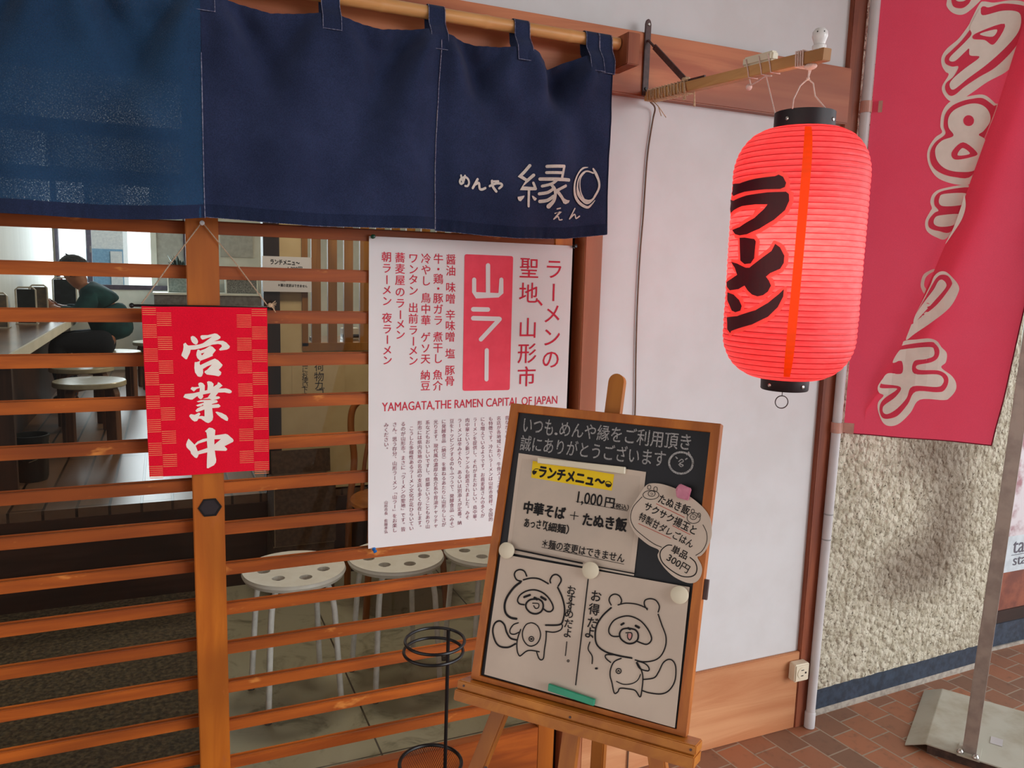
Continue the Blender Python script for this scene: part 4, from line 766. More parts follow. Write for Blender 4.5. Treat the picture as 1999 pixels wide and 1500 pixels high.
def noren_y(x, z):
    d = max(0.0, 1.91-z)                       # drop below the pole
    y = 0.0
    # folds fan out from the loops and fade downwards
    for c, s, a in ((0.081, -1, .011), (0.081, 1, .010), (0.3185, -1, .006), (0.3185, 1, .006), (0.542, -1, .013), (0.542, 1, .012), (0.740, -1, .006), (0.740, 1, .012), (0.93, -1, .012), (-0.16, 1, .010), (-0.16, -1, .010)):
        cc = c+s*(0.018+0.34*d); wdt = 0.022+0.16*d
        y -= 3.4*a*g(x, cc, wdt)*math.exp(-d/0.20)*min(1, d/0.05)
        cc2 = c+s*(0.05+0.52*d)
        y += a*3.4*g(x, cc2, wdt)*math.exp(-d/0.22)*min(1, d/0.05)
    y += 0.010*g(x, 0.074, 0.03)*min(1, d/0.12)+0.011*g(x, 0.545, 0.028)*min(1, d/0.12)   # seams sink in
    y -= 0.007*math.sin(x*2*pi/0.235+0.8)*min(1, d/0.25)
    y -= 0.004*math.sin(x*2*pi/0.12+z*9)*min(1, d/0.3)
    y += 0.0018*noise.noise(Vector((x*24, z*24, 1.0)))
    hem = max(0.0, 1-(z-nbot(x))/0.028)
    y += 0.0014*hem*math.sin(x*2*pi/0.021+2.5*noise.noise(Vector((x*30, 3.0, 0))))*(0.7+0.9*noise.noise(Vector((x*18, 9.0, 0))))
    top = max(0.0, 1-(ntop(x)-z)/0.02)
    y += 0.0014*top*math.sin(x*2*pi/0.02)
    return -0.110+y
nt_ = thing('shop_curtain', (0.3, pole_y, 1.9), 'navy blue cloth shop curtain with pale brush lettering hanging over the lattice doors', 'curtain')
def panel(x0, x1, m, name='panel', label=None):
    n = int((x1-x0)/0.005)
    def fn(u, v):
        x = x0+(x1-x0)*u; z = nbot(min(max(x, x0+1e-4), x1-1e-4))+(ntop(x)-nbot(min(max(x, x0+1e-4), x1-1e-4)))*v
        return (x, noren_y(x, z), z)
    return MB().grid(n, 90, fn).build(name, m, nt_, smooth=True, solid=0.0012, label=label)
panel(-0.90, -0.421, 'noren_cloth')
panel(-0.42, 0.0735, 'noren_cloth_hazed', label='left panel that light shows through, window haze painted into its colour')
panel(0.0745, 0.5445, 'noren_cloth'); panel(0.5455, 0.966, 'noren_cloth')
# hems and pale selvedge threads
def hem(x0, x1):
    fn = lambda u, v: (x0+(x1-x0)*u, noren_y(x0+(x1-x0)*u, nbot(x0+(x1-x0)*u)+0.026*v)-0.0016, nbot(x0+(x1-x0)*u)-0.001+0.026*v)
    MB().grid(int((x1-x0)/0.003), 8, fn).build('hem', 'noren_cloth_dark', nt_, smooth=True)
hem(-0.90, -0.422); hem(-0.42, 0.073); hem(0.075, 0.544); hem(0.546, 0.966)
for x0, x1 in ((0.075, 0.544), (0.546, 0.966)):
    MB().tube([(x0+(x1-x0)*k/120, noren_y(x0+(x1-x0)*k/120, nbot(x0+(x1-x0)*k/120))-0.001, nbot(x0+(x1-x0)*k/120)-0.0006+0.0006*noise.noise(Vector((k*0.9, x0, 0)))) for k in range(121)], 0.0007, 5).build('frayed_edge', 'thread_pale', nt_)
for xs, zt in ((0.0742, 1.80), (0.5450, 1.885)):
    MB().tube([(xs+0.004*(1.9-z)*0, noren_y(xs, z)-0.0022, z) for z in [1.494+(zt-1.494)*k/40 for k in range(41)]], 0.0009, 6).build('seam', 'thread_pale', nt_)
MB().tube([(0.966, noren_y(0.966, z)-0.001, z) for z in [1.503+0.40*k/40 for k in range(41)]], 0.0012, 6).build('seam', 'noren_cloth_dark', nt_)
# loops round the pole
def loop(xc, wd, zb):
    prof = []
    r = 0.0165
    yb = noren_y(xc, zb)-0.003
    prof.append((yb, zb)); prof.append((noren_y(xc, 1.90)-0.003, 1.90)); prof.append((pole_y-r-0.001, 1.925))
    for k in range(9):
        a = pi-pi*k/8; prof.append((pole_y+r*math.cos(a), pole_z+r*math.sin(a)))
    prof.append((pole_y+r*0.6, 1.915)); prof.append((-0.094, 1.885))
    def fn(u, v):
        i = v*(len(prof)-1); k = min(int(i), len(prof)-2); q = i-k
        return (xc+wd*(u-0.5)*(1-0.04*math.sin(pi*v)), prof[k][0]*(1-q)+prof[k+1][0]*q, prof[k][1]*(1-q)+prof[k+1][1]*q)
    lo_ = MB().grid(3, (len(prof)-1)*2, fn).build('loop', 'noren_cloth', nt_, smooth=True, solid=0.0015)
    e_ = MB()
    for u in (0.0, 1.0): e_.tube([(p[0], p[1]-0.0022, p[2]) for p in [fn(u, k/40) for k in range(18)]], 0.0006, 5)
    e_.tube([(p[0], p[1]-0.0022, p[2]+0.001) for p in [fn(k/6, 0.0) for k in range(7)]], 0.0006, 5)
    e_.build('edge_stitch', 'thread_pale', lo_)
for xc, zb in zip(LOOPX, (1.868, 1.868, 1.870, 1.868, 1.872, 1.873, 1.864, 1.868, 1.866, 1.868)): loop(xc, 0.037 if xc < 0.9 else 0.034, zb)
nl_ = lambda u, v: (u, noren_y(u, v)-0.0028, v)
decal('large_character', NOREN, nl_, 'noren_print', nt_, cut=0.008, label='large off-white brush character')
decal('ring_mark', NOREN_RING, nl_, 'noren_print', nt_, cut=0.008, label='off-white brushed ring')
decal('small_lettering', NOREN_EN, nl_, 'noren_print', nt_, cut=0.008, label='small off-white kana under the large character')
decal('kana_lettering', NOREN_KANA, nl_, 'noren_print', nt_, cut=0.008, label='off-white rounded kana')

# ================================================================== RED OPEN SIGN ON THE STILE
t = thing('hanging_sign', (0.076, -0.012, 1.316), 'small red cloth banner with white brush characters hung on the door stile', 'sign')
c4 = [(-0.0463, 1.3172), (0.1975, 1.3164), (0.1979, 0.9593), (-0.0425, 0.9630)]
def sgn(u, v):  # u,v in 0..1
    a = [c4[0][k]*(1-u)+c4[1][k]*u for k in (0, 1)]; b = [c4[3][k]*(1-u)+c4[2][k]*u for k in (0, 1)]
    x, z = a[0]*v+b[0]*(1-v), a[1]*v+b[1]*(1-v)
    return x, z
def sgy(x, z):
    return -0.015-0.003*math.sin((x+0.05)*26)*(1.33-z)/0.36+0.002*math.sin(z*30+x*20)
def fn(u, v):
    x, z = sgn(u, v); return (x, sgy(x, z), z)
MB().grid(50, 70, fn).build('cloth', 'sign_cloth', t, smooth=True, solid=0.0008)
decal('lettering', SIGN, lambda u, v: (u, sgy(u, v)-0.0014, v), 'pale_print', t, cut=0.012, label='white brush characters')
st_ = MB(); sr_ = MB()
def stripe(u0, u1, vtop, n=7):
    for k in range(n):
        va = vtop-k*0.0118
        (st_ if u1 < 0.5 else sr_).add([(lambda x, z: (x, sgy(x, z)-0.0012, z))(*sgn(u0+(u1-u0)*i/4, va-j*0.0036)) for j in (0, 1) for i in range(5)], [(i, i+1, i+6, i+5) for i in range(4)])
stripe(0.004, 0.108, 0.990, 4); stripe(0.870, 0.994, 0.990, 4)
for k in range(7):
    stripe(0.004, 0.108, 0.896-0.1385*k); stripe(0.112, 0.224, 0.964-0.1385*k)
    stripe(0.745, 0.865, 0.957-0.1385*k); stripe(0.870, 0.994, 0.886-0.1385*k)
st_.build('woven_stripes', 'stripe_thread', t); sr_.build('woven_stripes', 'stripe_thread', t)
MB().tube([(-0.062, -0.012, 1.3185), (0.206, -0.012, 1.3165)], 0.0026, 8).build('rod', 'wire_black', t)
MB().ball((-0.064, -0.012, 1.3185), 0.005, 8).build('rod_end', 'wire_black', t); MB().ball((0.209, -0.012, 1.3165), 0.005, 8).build('rod_end', 'wire_black', t)
MB().tube([(-0.046, -0.013, 1.322), (0.01, -0.009, 1.404), (0.0705, -0.0085, 1.488), (0.0745, -0.0085, 1.488), (0.14, -0.009, 1.404), (0.199, -0.013, 1.321)], 0.0013, 6).build('cord', 'string_tan', t)
k_ = MB(); k_.ball((0.204, -0.016, 1.322), 0.005, 8)
for a in range(7): k_.tube([(0.204, -0.016, 1.322), (0.213+0.006*random.random(), -0.016+0.008*(random.random()-.5), 1.331-0.004*a)], 0.0009, 5)
k_.build('knot', 'rope', t)

def pushpin(x, z, y, m, label, tilt=(0, 0)):
    p = thing('push_pin', (x, y, z), label, 'pin')
    a = Vector((tilt[0], -1, tilt[1])).normalized(); o = Vector((x, y, z))
    h = MB(); h.tube([o, o+a*0.0015, o+a*0.0022, o+a*0.0065, o+a*0.0072, o+a*0.0095, o+a*0.0102], [0.0048, 0.005, 0.0032, 0.0026, 0.0044, 0.0046, 0.0028], 12)
    h.build('head', m, p, smooth=True)
    MB().tube([o-a*0.007, o], 0.0006, 5).build('needle', 'chrome', p)
pushpin(0.0725, 1.489, -0.0035, 'pin_white', 'white push pin in the door stile holding the red sign cord')

# ================================================================== RAMEN POSTER
C0 = [(p[0]*1e-4, p[1]*1e-4) for p in POSTER_C]
t = thing('wall_poster', (0.68, -0.008, 1.11), 'large white paper poster with red columns of writing pinned across the lattice door', 'poster')
def pcurl(x, z): return -0.0055-0.004*max(0, (x-0.86)/0.08)**2-0.003*max(0, (0.80-z)/0.06)**2*max(0, (0.6-x)/0.2)
x0, x1, z0, z1 = C0[0][0], C0[1][0], 0.7472, 1.4785
def fn(u, v):
    x = x0+(x1-x0)*u; z = (0.7502*(1-u)+0.7444*u)*(1-v)+(1.4780*(1-u)+1.4771*u)*v
    return (x, pcurl(x, z), z)
MB().grid(40, 40, fn).build('sheet', 'paper', t, smooth=True, solid=0.0004)
pz_ = lambda o: (lambda u, v: (u, pcurl(u, v)-o, v))
pp = [(p[0]*1e-4, p[1]*1e-4) for p in POSTER_PANEL]
def rounded(pts, r):
    out = []; n = len(pts)
    for i, p in enumerate(pts):
        p = Vector(p); a = (Vector(pts[i-1])-p).normalized(); b = (Vector(pts[(i+1) % n])-p).normalized()
        for k in range(5):
            q = k/4; out.append(tuple(p+a*r*(1-q)**2+b*r*q*q))
    return out
decal('red_panel', [('p', [(x*1e4, y*1e4) for x, y in rounded(pp, 0.006)])], pz_(0.0010), 'print_red', t)
decal('panel_lettering', POSTER_WHITE, pz_(0.0016), 'paper', t, label='white lettering on the red panel')
decal('heading', POSTER_RED, pz_(0.0010), 'red_ink', t, label='large red printed characters')
decal('menu_columns', POSTER_MENU, pz_(0.0010), 'red_ink', t, label='red printed columns of characters')
decal('english_line', POSTER_ENG, pz_(0.0010), 'red_ink', t, label='red line of capital letters')
decal('body_text', POSTER_BODY, pz_(0.0010), 'brown_ink', t, label='small purple-red printed text')
pushpin(0.4285, 1.4772, -0.0065, 'pin_green', 'dark green push pin at the top left corner of the white poster')
pushpin(0.935, 1.4752, -0.011, 'pin_black', 'dark push pin at the top right corner of the white poster', (0.3, 0.2))
pushpin(0.4335, 0.7485, -0.008, 'pin_blue', 'blue push pin at the bottom left corner of the white poster', (0.2, -0.5))

# ================================================================== LANTERN, ITS ARM AND STRINGS
LC = (1.121, -0.575)
def lrad(z):
    z0, z1, R, rt, rb, h = 1.212, 1.690, 0.1245, 0.052, 0.043, 0.092
    z = min(max(z, z0), z1)
    if z > z1-h: q = (z-(z1-h))/h; return rt+(R-rt)*math.sqrt(max(0, 1-q**2.2))
    if z < z0+h: q = ((z0+h)-z)/h; return rb+(R-rb)*math.sqrt(max(0, 1-q**2.2))
    return R
lt = thing('paper_lantern', (LC[0], LC[1], 1.19), 'lit red paper lantern with black characters hanging from a wooden arm', 'lantern')
prof = []; z = 1.212
while z <= 1.690:
    ph = ((z-1.19)/0.0107) % 1.0
    prof.append((lrad(z)+0.0016*(math.sin(pi*ph)-0.6), z)); z += 0.0107/6
n_ = 120; mb = MB()
vs = []
for r, z in prof:
    for k in range(n_):
        a = 2*pi*k/n_; rr_ = r+0.0008*noise.noise(Vector((math.cos(a)*14, math.sin(a)*14, z*60)))
        vs.append((LC[0]+rr_*math.cos(a), LC[1]+rr_*math.sin(a), z))
mb.add(vs, [(i*n_+k, i*n_+(k+1) % n_, (i+1)*n_+(k+1) % n_, (i+1)*n_+k) for i in range(len(prof)-1) for k in range(n_)])
mb.build('paper_shell', 'lantern_paper', lt, smooth=True)
lm = lambda o: (lambda u, v: (LC[0]+(lrad(v)+o)*math.cos(u), LC[1]+(lrad(v)+o)*math.sin(u), v))
def wrap(items): return [(it[0],)+tuple([(x+62832 if x < 0 else x, z) for x, z in L] for L in it[1:]) for it in items]
# characters are drawn in an arc-length frame so that the flattening stays even
LI = [(it[0],)+tuple([(x*0.1245, z) for x, z in L] for L in it[1:]) for it in wrap(LANTERN)]
la = lambda o: (lambda u, v: lm(o)(u/0.1245, v))
decal('letter_outline', LI, la(0.0020), 'lantern_halo', lt, cut=0.008, grow=0.0075, nrm=lambda u, v: (math.cos(u/0.1245), math.sin(u/0.1245), 0), label='paler red outline of the characters')
decal('lettering', LI, la(0.0032), 'lantern_ink', lt, cut=0.008, nrm=lambda u, v: (math.cos(u/0.1245), math.sin(u/0.1245), 0), label='black painted characters')
sm = [((x+62832 if x < 0 else x)*1e-4, z*1e-4) for x, z in SEAM]
mb = MB(); vs = []
for k in range(60):
    z = 1.225+0.455*k/59; th = 3.99+0.05*math.sin((z-1.2)*3)
    for e in (-1, 1): vs.append(lm(0.0018)(th+e*0.062, z))
mb.add(vs, [(2*i, 2*i+1, 2*i+3, 2*i+2) for i in range(59)]); mb.build('paper_seam', 'lantern_seam', lt, smooth=True, label='orange glowing vertical seam')
mb = MB(); mb.lathe([(0.053, 1.684), (0.0555, 1.684), (0.0555, 1.720), (0.053, 1.720), (0.046, 1.717), (0.046, 1.69)], LC, 48); mb.build('top_ring', 'lantern_black', lt, smooth=True)
mb = MB(); mb.lathe([(0.040, 1.212), (0.046, 1.214), (0.0455, 1.192), (0.044, 1.190), (0.0, 1.190)], LC, 48); mb.build('bottom_ring', 'lantern_black', lt, smooth=True)
for th, z, R in ((-1.75+0.55, 1.703, 0.0555), (-2.9, 1.703, 0.0555), (-1.75+0.25, 1.201, 0.0460), (-2.95, 1.201, 0.0460)):
    c = Vector((LC[0]+R*math.cos(th), LC[1]+R*math.sin(th), z)); a = Vector((math.cos(th), math.sin(th), 0))
    MB().tube([c-a*.001, c+a*.0012, c+a*.0022], [0.0036, 0.0036, 0.0018], 10).build('rivet', 'rivet', lt, smooth=True)
MB().tube([(LC[0]-.004, LC[1], 1.189), (LC[0]-.004, LC[1], 1.178)], 0.0008, 5).ring((LC[0]-.004, LC[1], 1.165), 0.0125, 0.0011, 28, 6, ((0.9, -0.43, 0), (0, 0, 1))).build('pull_ring', 'iron', lt)
bp_ = Vector((LC[0]-0.058, LC[1]-0.048, 1.475))
MB().ball(bp_, 0.019, 12, (1, 1, 1.25)).build('bulb', 'bulb_glow', lt, smooth=True)
MB().tube([bp_+Vector((0, 0, .02)), bp_+Vector((0.01, 0.01, .06)), (LC[0], LC[1], 1.62), (LC[0], LC[1], 1.70)], 0.004, 8).build('bulb_cord', 'wire_black', lt)
light('lantern_lamp', 'POINT', bp_, 3.4, (1.0, 0.72, 0.5), radius=0.025)
light('lantern_fill_light', 'POINT', (LC[0], LC[1], 1.45), 1.5, (1.0, 0.72, 0.5), radius=0.05)  # added fill without a bulb, spreads the glow over the paper
# hanging strings
ce = Vector((1.107, -0.592, 1.803))
mb = MB(); top = Vector((1.108, -0.590, 1.778))
mb.tube([ce, top], 0.0016, 6); mb.tube([ce+Vector((0.006, 0, 0)), top], 0.0016, 6)
mb.tube([top, (1.095, -0.585, 1.765), (1.068, -0.60, 1.735), (1.067, -0.600, 1.718)], 0.0014, 6)
mb.tube([top, (1.112, -0.60, 1.768), (1.114, -0.605, 1.745), (1.121, -0.628, 1.718)], 0.0014, 6)
mb.ball(top, 0.0035, 6); mb.tube([(1.120, -0.455, 1.822), (1.076, -0.545, 1.718)], 0.0013, 6)
mb.build('hanging_string', 'string_pale', lt)

# arm with its iron bracket
t = thing('lantern_arm', (1.112, -0.03, 1.84), 'wooden arm wound with rope that carries the red lantern', 'bracket')
A0, A1 = Vector((1.118, -0.030, 1.851)), Vector((1.106, -0.635, 1.811))
MB().bar(A0, A1, (1, 0, 0), 0.020, 0.022).build('arm', 'arm_wood', t, bevel=0.0012)
def arm(q): return A0+(A1-A0)*q
pl_ = MB(); pl_.prism([[(1.0985, 1.852), (1.1155, 1.852), (1.1155, 2.022), (1.113, 2.030), (1.107, 2.034), (1.101, 2.030), (1.0985, 2.022)]], fxz(-0.0305), -0.005, 0.0)
pl_.build('wall_plate', 'iron', t, bevel=0.001)
for z in (2.020, 1.868): MB().tube([(1.107, -0.0355, z), (1.107, -0.0385, z)], [0.0042, 0.003], 10).build('screw', 'rivet' if z > 2 else 'wire_black', t)
sA, sB = Vector((1.107, -0.038, 1.982)), arm(0.27)+Vector((0.002, 0, 0.014))
d = (sB-sA)
mb = MB(); mb.tube([sA, sA+d*0.10, sA+d*0.18], [0.003, 0.003, 0.004], 8); mb.bar(sA+d*0.16, sA+d*0.97, (0, 0.5, 1), 0.013, 0.004); mb.bar(sB, arm(0.40)+Vector((-0.004, 0, 0.012)), (0, 0, 1), 0.009, 0.004)
mb.build('strut', 'iron', t)
def coil(q0, q1, turns, r, off=0.0):
    pts = []
    N = int(turns*8)
    for i in range(N+1):
        q = q0+(q1-q0)*i/N; a = 2*pi*turns*i/N+off; c = arm(q)
        s = max(abs(math.cos(a)), abs(math.sin(a))); pts.append(c+Vector((0.0125*math.cos(a)/s, 0, 0.0138*math.sin(a)/s)))
    return pts
mb = MB(); mb.tube(coil(0.02, 0.30, 13, 0), 0.0016, 6); mb.tube(coil(0.05, 0.27, 7, 0, 1.0), 0.0016, 6)
for a in range(5): mb.ball(arm(0.27)+Vector((0.004*math.cos(a*1.3), 0.006*math.sin(a*1.3), 0.018)), 0.006, 6)
for a in range(4): mb.tube([arm(0.29)+Vector((-.012, 0, 0.01)), arm(0.30+0.01*a)+Vector((-.016, 0.004*a, -0.012)), arm(0.31)+Vector((-.014, 0.004*a, -0.03))], 0.0012, 5)
mb.tube([arm(0.33)+Vector((0, 0, -0.012)), arm(0.33)+Vector((0.002, 0, -0.045))], [0.0012, 0.003], 6)
mb.tube([arm(0.05)+Vector((-.006, 0, -0.012)), arm(0.10)+Vector((-.006, 0, -0.03)), arm(0.10)+Vector((.004, 0, -0.052))], 0.0012, 5); mb.tube([arm(0.10)+Vector((-.006, 0, -0.03)), arm(0.11)+Vector((0.014, 0, -0.055))], 0.0010, 5)
mb.build('rope_winding', 'rope', t)
# white clip tied to the arm
c0, c1 = arm(0.62)+Vector((0, 0, 0.021)), arm(0.77)+Vector((0, 0, 0.021))
MB().bar(c0, c1, (1, 0, 0), 0.019, 0.019).build('switch_box', 'cream_plastic', t, bevel=0.004, seg=3)
mb = MB()
for q in (0.645, 0.71, 0.755):
    c = arm(q); mb.tube([c+Vector((-.0115, 0, .024)), c+Vector((-.0125, -.01, 0)), c+Vector((-.0115, -.012, -.013)), c+Vector((.0115, -.012, -.013)), c+Vector((.0125, -.004, 0)), c+Vector((.0115, 0, .024)), c+Vector((-.0115, 0, .024))], 0.0013, 6)
mb.tube([arm(0.655)+Vector((-.004, 0, -.014)), arm(0.665)+Vector((-.004, 0, -.027)), arm(0.70)+Vector((-.004, 0, -.022)), arm(0.74)+Vector((-.006, 0, -.016)), arm(0.77)+Vector((-.006, 0, -.018))], 0.0016, 6); mb.ball(arm(0.655)+Vector((-.004, 0, -.03)), 0.0065, 8)
mb.build('tie_string', 'string_pale', t)
# porcelain knob at the end
kc = arm(0.965)
mb = MB(); mb.lathe([(0.0, kc.z+0.010), (0.0125, kc.z+0.010), (0.0125, kc.z+0.018), (0.0095, kc.z+0.021), (0.0115, kc.z+0.027), (0.0138, kc.z+0.034), (0.0135, kc.z+0.042), (0.009, kc.z+0.0475), (0.0, kc.z+0.049)], (kc.x, kc.y), 24); mb.build('knob', 'porcelain', t, smooth=True)
for a in (-0.4, 0.5): MB().ball((kc.x+0.0118*math.cos(-2.3+a), kc.y+0.0118*math.sin(-2.3+a), kc.z+0.040), 0.0022, 6).build('knob_hole', 'wire_black', t)
mb = MB(); mb.tube(coil(0.885, 0.925, 4, 0), 0.0016, 6); mb.ball(arm(0.935)+Vector((0, 0, -0.015)), 0.010, 8, (1, 1.3, 0.6)); mb.build('end_winding', 'string_pale', t)
# lead running down the wall
pts = [(1.124, -0.035, 1.838), (1.150, -0.016, 1.830), (1.1515, -0.006, 1.80), (1.142, -0.005, 1.718), (1.139, -0.005, 1.62), (1.138, -0.005, 1.564), (1.134, -0.005, 1.46), (1.1335, -0.005, 1.326), (1.137, -0.005, 1.191), (1.143, -0.005, 1.046), (1.142, -0.005, 0.92), (1.15, -0.005, 0.78), (1.16, -0.005, 0.60), (1.17, -0.013, 0.25), (1.17, -0.016, 0.0)]
tag(MB().tube([p_[:3] for p_ in smooth_line(pts)], 0.0021, 8).build('power_cord', 'cable_brown', smooth=True), 'thin brown cord hanging down the white wall from the lantern arm', 'cord')
# ================================================================== WHITE PIPE, RED FLAG AND ITS STAND
t = thing('drain_pipe', (1.838, -0.028, 0.0), 'thin white plastic pipe standing against the brown corner post', 'pipe')
MB().cyl((1.838, -0.028, 0.045), (1.858, -0.028, 2.62), 0.0138, n=20).build('pipe_tube', 'pipe_white', t, smooth=True)
MB().tube([(1.8375, -0.028, 0.002), (1.8375, -0.028, 0.05), (1.838, -0.028, 0.054)], [0.0165, 0.0165, 0.0145], 20).build('pipe_socket', 'pipe_white', t, smooth=True)
for z in (0.70, 0.62): MB().tube([(1.8425, -0.028, z), (1.8425, -0.028, z+0.004)], 0.0142, 20).build('pipe_joint', 'grey_plastic', t, smooth=True)

FB, FN_, FA = Vector((.741, -.671, 0)), Vector((-.671, -.741, 0)), Vector((1.862, -.04, 0))
FT = sorted([(z*1e-4, s*1e-4) for s, z in FOLD])
def fold_s(z): return interp(FT, z) if z < FT[-1][0] else FT[-1][1]+(z-FT[-1][0])*0.195
def flag_w(z): return 0.391+(z-0.957)*0.107
def sm01(q): q = min(1, max(0, q)); return q*q*(3-2*q)
def wave(s, z): return 0.006*math.sin(s*17+z*2.2)*min(1, s/0.1)+0.004*math.sin(s*31-z*5)*min(1, s/0.1)
def rbase(z): return 0.014*sm01((z-0.99)/0.12)
def flag_l(s, z, o=0.0): p = FA+FB*s+FN_*(wave(s, z)*0.5+o); return (p.x, p.y, z)
def flag_r(s, z, o=0.0): p = FA+FB*s+FN_*(rbase(z)+wave(s, z)*0.5+o+0.008*math.sin((s-fold_s(z))*22)*sm01((s-fold_s(z))/0.08)); return (p.x, p.y, z)
def flag_bot(s): return 0.957-0.004*math.sin(s*8)
t = thing('banner_flag', (1.862, -.04, 0.957), 'tall red cloth advertising flag with pale katakana, clipped to the white pipe', 'flag')
NL, NO, NR = 26, 4, 26
def flagpt(i, z):
    f = fold_s(z); ov = 0.07*sm01((z-1.0)/0.25); B = f+ov; Wd = flag_w(z)
    if i <= NL: return flag_l(B*i/NL, z)
    if i <= NL+NO:
        q = (i-NL)/NO; s = B+(f-B)*q; a = Vector(flag_l(s, z)); b = Vector(flag_r(s, z)); return tuple(a.lerp(b, 0.15+0.7*q))
    q = (i-NL-NO)/NR; return flag_r(f+(Wd-f)*q, z)
NN = NL+NO+NR; ZS = [0.957+(2.62-0.957)*(j/110)**1.0 for j in range(111)]
mb = MB(); mb.add([flagpt(i, z) for z in ZS for i in range(NN+1)], [(j*(NN+1)+i, j*(NN+1)+i+1, (j+1)*(NN+1)+i+1, (j+1)*(NN+1)+i) for j in range(110) for i in range(NN)])
mb.build('cloth', 'flag_cloth', t, smooth=True)
for k, lay in enumerate(BANNER_L):
    decal('lettering', smooth_loops(lay), (lambda o: (lambda u, v: flag_l(u, v, o)))(0.0012+0.0006*k), 'pale_print' if k in (0, 2, 4) else 'flag_cloth', t, cut=0.03, nrm=FN_, label='pale beige lettering' if k in (0, 2, 4) else 'red inner lines of the lettering')
for k, lay in enumerate(BANNER_R):
    decal('lettering', smooth_loops(lay), (lambda o: (lambda u, v: flag_r(u, v, o)))(0.0014+0.0006*k), 'pale_print' if k in (0, 2) else 'flag_cloth', t, cut=0.03, nrm=FN_, label='pale beige lettering' if k in (0, 2) else 'red inner lines of the lettering')
MB().tube([flag_r(flag_w(z), z) for z in ZS], 0.0016, 6).build('hem', 'flag_hem', t, label='dark red hem')
MB().tube([flagpt(i, 0.957) for i in range(NN+1)], 0.0016, 6).build('hem', 'flag_hem', t, label='dark red hem')
for z in (1.905, 0.972):
    x = 1.838+0.0078*z
    mb = MB(); mb.lathe([(0.0155, z-0.016), (0.0165, z-0.016), (0.0165, z+0.016), (0.0155, z+0.016)], (x, -0.028), 20)
    a, b = Vector((x+0.014, -0.038, z)), Vector(flag_l(0.028, z, 0.002)); mb.bar(a, b, (0, 0, 1), 0.032, 0.0016)
    mb.build('clip', 'clip_tape', t, label='translucent brown clip round the pipe')

# steel stand on the tiles
e1 = Vector((0.852, 0.523, 0)).normalized(); e2 = Vector((0.523, -0.852, 0)).normalized(); Pc = Vector((2.04, -0.215, 0))
t = thing('sign_stand', (2.33, -0.29, 0.0), 'grey steel stand with a square post and a bent floor plate on the tiles', 'stand')
def plate(u, v, z): p = Pc+e1*u+e2*v; return (p.x, p.y, z)
L1, L2 = 0.405, 0.46
mb = MB(); th = 0.004
sec = [(0.0, 0.006), (0.055, 0.030), (L2, 0.030)]
vs = []
for v, z in sec:
    for u in (0, L1): vs += [plate(u, v, z), plate(u, v, z-th)]
fs = []
for i in range(2):
    a = 4*i; b = 4*(i+1); fs += [(a, a+2, b+2, b), (a+1, b+1, b+3, a+3), (a, b, b+1, a+1), (a+2, a+3, b+3, b+2)]
fs += [(0, 1, 3, 2), (8, 10, 11, 9)]
mb.add(vs, fs); mb.build('base_plate', 'plate_steel', t, bevel=0.0012)
mb = MB(); c8 = [plate(u, v, z) for z in (0.0, 0.026) for u, v in ((0.002, 0.06), (L1-0.002, 0.06), (L1-0.002, L2-0.002), (0.002, L2-0.002))]
mb.add(c8, [(0, 1, 2, 3), (4, 5, 6, 7), (0, 1, 5, 4), (1, 2, 6, 5), (2, 3, 7, 6), (3, 0, 4, 7)]); mb.build('base_weight', 'plate_edge', t, label='brown weight under the plate')
pb = Vector((2.150, -0.345, 0.031)); pt = pb+Vector((0.055, -0.015, 1.75))
ax = (pt-pb).normalized()
MB().bar(pb, pt, e1, 0.036, 0.036).build('post', 'pole_steel', t, bevel=0.002)
MB().obox(pb+Vector((0, 0, 0.0035)), (e1, e2, (0, 0, 1)), (0.040, 0.030, 0.003)).build('foot', 'plate_steel', t, bevel=0.001)
for u, v in ((-0.032, 0.018), (-0.028, -0.022), (0.034, 0.0)):
    c = pb+e1*u+e2*v+Vector((0, 0, 0.006)); MB().tube([c, c+Vector((0, 0, .006)), c+Vector((0, 0, .012))], [0.010, 0.010, 0.005], 8).build('bolt', 'rivet', t, smooth=True)
c = Vector((2.285, -0.335, 0.0305)); MB().obox(c+Vector((0, 0, 0.0005)), (e1, e2, (0, 0, 1)), (0.022, 0.016, 0.0004)).build('tape_patch', 'pipe_white', t, label='white tape patch')

# framed poster behind the stand, on the next shop's window
t = thing('shop_poster', (3.2, fy-0.004, 0.315), 'pale lilac poster with grey lettering in the next shop window behind the steel post', 'poster')
MB().box(2.93, 3.45, fy-0.012, fy-0.009, 0.315, 1.35).build('sheet', 'poster_blue', t)
MB().box(2.935, 3.445, fy-0.0128, fy-0.012, 0.46, 0.95).build('picture', 'poster_lilac', t)
fp = lambda u, v: (u, fy-0.0134, v)
decal('lettering', [('t', 'ta', ((29680, 4130), (30350, 4130)), 480, 0.0, 0), ('s', [(29650, 3820), (31500, 3820)], 22, 0), ('t', 'sta', ((29780, 3560), (30560, 3560)), 330, 0.0, 0)], fp, 'print_grey', t)
t = thing('shop_notice', (3.0, fy-0.004, 1.13), 'white printed notice with a blue mark on the shop window beside the flag', 'notice')
MB().box(2.865, 3.16, fy-0.004, fy-0.002, 1.13, 1.75).build('sheet', 'paper', t)
mk = MB(); mk.box(2.90, 2.96, fy-0.0046, fy-0.004, 1.155, 1.215); mk.build('blue_mark', 'print_blue', t)
decal('lettering', [('s', [(28900, 14200), (29100, 14600), (29500, 14500)], 60, 1)]+[('s', [(28800, z), (30200, z)], 40, 0) for z in (12900, 12600, 12300)], lambda u, v: (u, fy-0.0046, v), 'print_grey', t)

